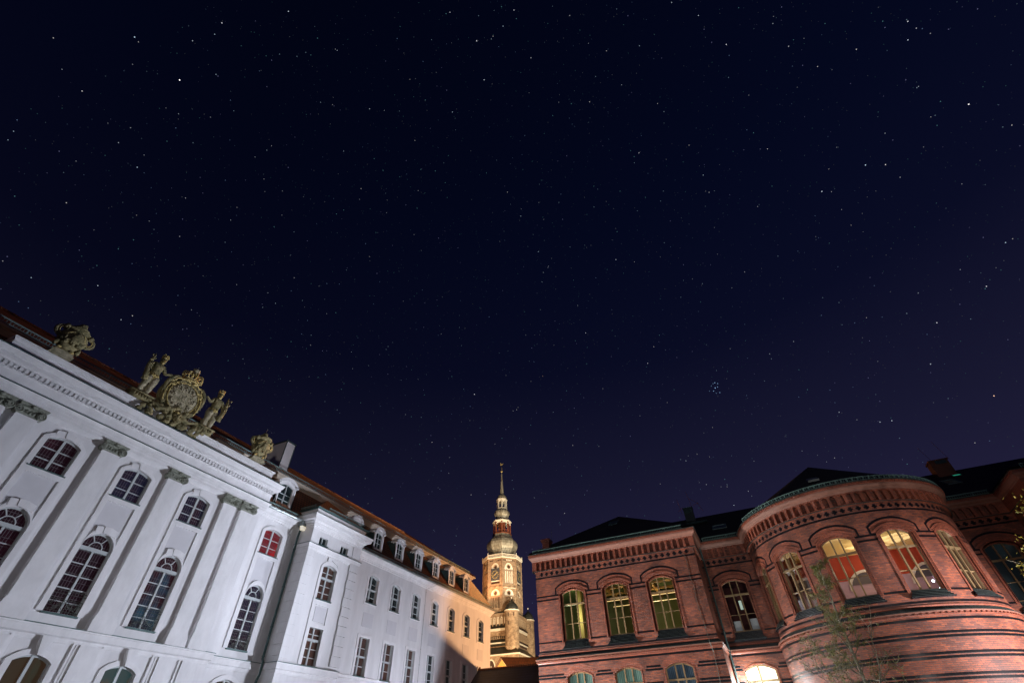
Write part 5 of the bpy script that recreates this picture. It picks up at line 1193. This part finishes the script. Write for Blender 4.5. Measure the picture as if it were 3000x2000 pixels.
def right_tree():
    t=thing('autumn_tree','tree with yellow-green autumn leaves at the right edge','tree',(10.4,22,0))
    tr=MB(); base=Vector((10.4,22,0)); tr.tube([base,base+Vector((0,0,2.6)),base+Vector((.1,0,5)),base+Vector((-.1,0,8))],.14,8,taper=.04)
    lf=MB(); cl=[]
    for i in range(46):
        a=random.uniform(0,2*PI); rr_=random.uniform(.5,1.95); z=random.uniform(2.6,7.9); k=1-abs(z-5.9)/4.0; rr_*=max(.35,k); c=base+Vector((cos(a)*rr_,sin(a)*rr_,z)); cl.append(c)
        s=base+Vector((0,0,z-rr_*.55)); mid=(s+c)/2+Vector((0,0,.1)); tr.tube([s,mid,c,c+(c-s)*.12+Vector((random.gauss(0,.1),random.gauss(0,.1),.15))],.03,4,taper=.006)
    for c in cl:
        for _ in range(85):
            p=c+Vector((random.gauss(0,.26),random.gauss(0,.26),random.gauss(0,.22))); s=random.uniform(.035,.07); a=Vector((random.gauss(0,1),random.gauss(0,1),random.gauss(0,1))).normalized(); b=a.cross(Vector((random.gauss(0,1),random.gauss(0,1),1))).normalized()
            lf.poly([p-a*s,p+b*s*.55,p+a*s,p-b*s*.55])
    tr.build('trunk',bark,t); lf.build('crown',leafy,t)
right_tree()

# ================================================================ STARS
STARS=[(-89.1,54.81,3,0),(-95.86,54.34,2.2,0),(-95.21,54.33,1.3,0),(-92.04,61.11,2,0),(-91.29,59.96,1.6,0),(-87.46,66.7,2,0),(-86.86,57.63,1.5,0),(-84.57,46.33,1.8,0),(-86.39,40.14,1.6,0),(-87.71,46.97,1.5,0),(-88.14,48.66,1.2,0),(-93.75,48.1,1.8,0),(-96.33,48.18,1.2,0),(-99.13,49.34,1.5,0),(-71.99,52.88,1.2,0),(-72.47,47.39,1.3,0),(-76.13,43.28,1.4,0),(-79.14,35.5,1.8,0),(-61.06,45.07,1.3,0),(-63.39,42.38,1.2,0),(-74.85,34.5,1.7,0),(-75.47,33.73,1.7,0),(-83.64,33.41,1.6,0),(-61.95,65.35,1.6,0),(-40.74,68.68,1.6,0),(-31.61,72.38,2,0),(-35.72,75.8,2.2,0),(-49.46,77.39,1.7,0),(-24.24,77.27,1.6,0),(-49.03,64.62,1.3,0),(-56.81,57.37,1.5,0),(-78.45,46.73,1.4,0),(-86.04,52.54,1.3,0),(-93.76,42.1,1.4,0),(-93.4,41.32,1.3,0),(-92.15,58.03,1.6,0),(-75.11,67.85,1.4,0),(-75.59,67.81,1.2,0),(-73.99,56.14,1.2,0),(-74.17,55.48,1.2,0),(-74.94,54.19,1.2,0),(-62.88,60.07,1.3,0),(-61.87,41.65,1.3,0),(-70.28,37.44,1.2,0),(-28.81,76.39,1.4,0),(-29.53,76.14,1.3,0),(-24.34,60.78,1.4,0),(-45.36,59.53,1.2,0),(-72.76,48.85,1.1,0),(-81.06,42.75,1.1,0),(-86.07,33.45,1.3,0),(-88.15,48.65,1.2,0),(-51.17,50.51,1.2,0),(-71.55,62.84,1.2,0),(-69.33,63.43,1.2,0),(-58.61,66.03,1.2,0),(-55.41,70.07,1.2,0),(-18.44,78.53,1.8,0),(-13.66,74.17,1.6,0),(34.44,67.23,1.7,0),(33.75,63.37,2,0),(39.33,58.59,1.6,0),(40.74,61.04,1.4,0),(39.3,55.31,1.5,0),(43.4,53.62,1.7,0),(48.32,51.68,2,0),(48.05,50.8,1.6,0),(46.7,50.73,1.9,0),(48.13,49.66,1.3,0),(43.25,47.52,1.4,0),(43.07,47.54,1.3,0),(44.05,43.59,2.6,0),(44.24,40.14,1.5,0),(26.82,53.07,1.6,0),(33.8,45.66,2.2,0),(35.17,44.51,2,0),(35.12,42.8,1.4,0),(28.3,46.29,2.2,0),(29.09,45.7,1.3,0),(16.52,54.99,1.6,0),(7.85,60.83,1.7,0),(15.86,53.06,1.5,0),(15.47,53.37,1,0),(16.7,52.89,1,0),(37.64,46.66,1.3,0),(30.72,47.59,1.2,0),(28.52,43.71,1.2,0),(36.43,33.2,1.8,0),(36.99,33.15,1.3,0),(32.84,31.01,1.9,0),(32.41,33.27,1.3,0),(27.8,30.29,2,0),(26.36,32.22,1.3,0),(28.38,33.33,1.3,0),(-18.28,53.56,1.6,0),(-3.67,50.63,1.8,0),(-0.6,49.68,1.3,0),(14.37,43.49,1.3,0),(-11.71,42.81,1.7,0),(-12.22,46.33,1.3,0),(-17.71,50.97,1.3,0),(-18.15,49.84,1.3,0),(23.12,33.56,1.3,0),(1.43,68.12,1.6,0),(16.31,64.09,1.4,0),(16.58,63.0,1.3,0),(11.14,67.88,1.3,0),(20.21,69.72,1.4,0),(11.81,71.49,1.4,0),(32.82,70.06,1.6,0),(5.64,76.23,1.4,0),(28.11,41.94,1.2,0),(-21.46,57.96,1.5,0),(17.21,58.53,1.4,0),(20.74,48.88,1.3,0),(41.42,44.98,1.2,0),(-16.54,51.68,1.1,0),(-16.75,51.51,1,0),(-3.35,37.59,1.8,0),(-1.79,39.3,1.5,0),(12.1,34.26,1.4,0),(12.01,33.72,1.2,0),(25.04,27.33,1.8,0),(27.23,22.97,2.4,1),(15.53,26.33,1.6,0),(18.34,24.25,1.8,0),(19.3,24.01,1.9,0),(16.63,25.12,1.2,0),(-16.19,29.47,1.5,0),(-2.17,25.77,1.6,0),(-2.75,26.02,1.2,0),(-0.64,26.23,1.2,0),(0.66,25.65,1.1,0),(-0.71,22.88,1.4,0),(1.51,22.45,1.3,0),(1.45,20.3,1.7,0),(3.44,21.37,1.4,0),(3.6,20.84,1.1,0),(2.19,28.64,1.2,0),(12.9,22.4,1.4,0),(23.78,20.08,1.4,0),(4.46,33.3,1.6,0),(4.26,32.73,1.8,0),(4.77,33.11,1.4,0),(4.59,32.77,1.4,0),(3.93,32.46,1.5,0),(4.58,32.1,1.4,0),(4.14,32.14,1.1,0),(4.21,33.27,1.1,0),(3.89,33.07,1,0),(3.44,32.59,1,0),(-5.93,23.82,1.2,0),(-21.94,23.76,1.2,0),(15.24,34.5,1.4,0),(-24.4,34.08,1.3,0),(-23.63,34.49,1.1,0),(-10.66,35.73,1.2,0),(-18.42,33.65,1.2,0),(-19.55,38.17,1.3,1),(-2.31,32.57,1.2,0),(1.43,22.24,1.3,0),(0.79,22.36,1.1,0),(19.03,16.02,1,0),(-30.27,36.1,2.2,0),(-23.84,34.21,1.5,0),(-18.26,21.86,1.6,0),(-30.16,24.2,1.5,0),(-35.88,30.05,1.6,0),(-46.66,38.0,1,0),(-39.05,37.38,1,0),(-40.08,32.99,1.2,0),(-49.57,39.11,1.2,0),(-27.09,30.08,1.1,0),(-55.33,38.59,1.2,0),(-63.12,40.69,1.2,0),(-56.15,34.09,1,0),(-33.23,26.56,1.2,0),(-42.14,21.65,1.1,0)]
AZP,ELP=4.30,32.83
st=MB(); cols=[]
def star(az,el,m,c,k=1):
    D=3000; a,e=R_(az),R_(el); d=Vector((sin(a)*cos(e),cos(a)*cos(e),sin(e))); p=d*D
    x=d.cross(Vector((0,0,1))).normalized(); y=x.cross(d); r=D*.00062*(.7+.3*m)
    V=[p+x*r,p+y*r,p-x*r,p-y*r,p+d*r,p-d*r]
    for f in ((0,1,4),(1,2,4),(2,3,4),(3,0,4),(1,0,5),(2,1,5),(3,2,5),(0,3,5)): st.poly([V[i] for i in f]); cols.append(c)
for az,el,m,c in STARS:
    b=(.10 if not (abs(az-AZP)<2.2 and abs(el-ELP)<1.6) else .22)*m*m; col=(1,.6,.4) if c else (.35,.6,1) if (abs(az-AZP)<2.2 and abs(el-ELP)<1.6) else random.choice(((.75,.85,1),(.9,.9,1),(.6,.8,1),(1,.95,.95)))
    star(az,el,m,tuple(q*b*1.6 for q in col))
rs_=random.Random(5)
for i in range(6500):
    z=rs_.uniform(.2,1); az=rs_.uniform(-95,60); m=min(1.0,rs_.expovariate(3.2)); 
    col=rs_.choice(((.35,.55,1),(.5,.75,1),(.3,.8,.9),(.8,.85,1),(.5,.5,1))); b=.022+.14*m*m
    star(az,math.degrees(math.asin(z)),.6+m,tuple(q*b for q in col))
sm=bpy.data.materials.new('starlight'); sm.use_nodes=True; t=sm.node_tree; t.nodes.clear()
o_=t.nodes.new('ShaderNodeOutputMaterial'); e_=t.nodes.new('ShaderNodeEmission'); at_=t.nodes.new('ShaderNodeAttribute'); at_.attribute_name='starcol'; t.links.new(at_.outputs['Color'],e_.inputs[0]); e_.inputs[1].default_value=1.35; t.links.new(e_.outputs[0],o_.inputs[0]); sm.cycles.emission_sampling='NONE'
so=st.build('stars',sm); ca_=so.data.color_attributes.new('starcol','FLOAT_COLOR','CORNER')
buf=[]
for c in cols: buf+= [c[0],c[1],c[2],1]*3
ca_.data.foreach_set('color',buf); so['kind']='stuff'; so['label']='stars scattered over the dark blue night sky'; so['category']='stars'
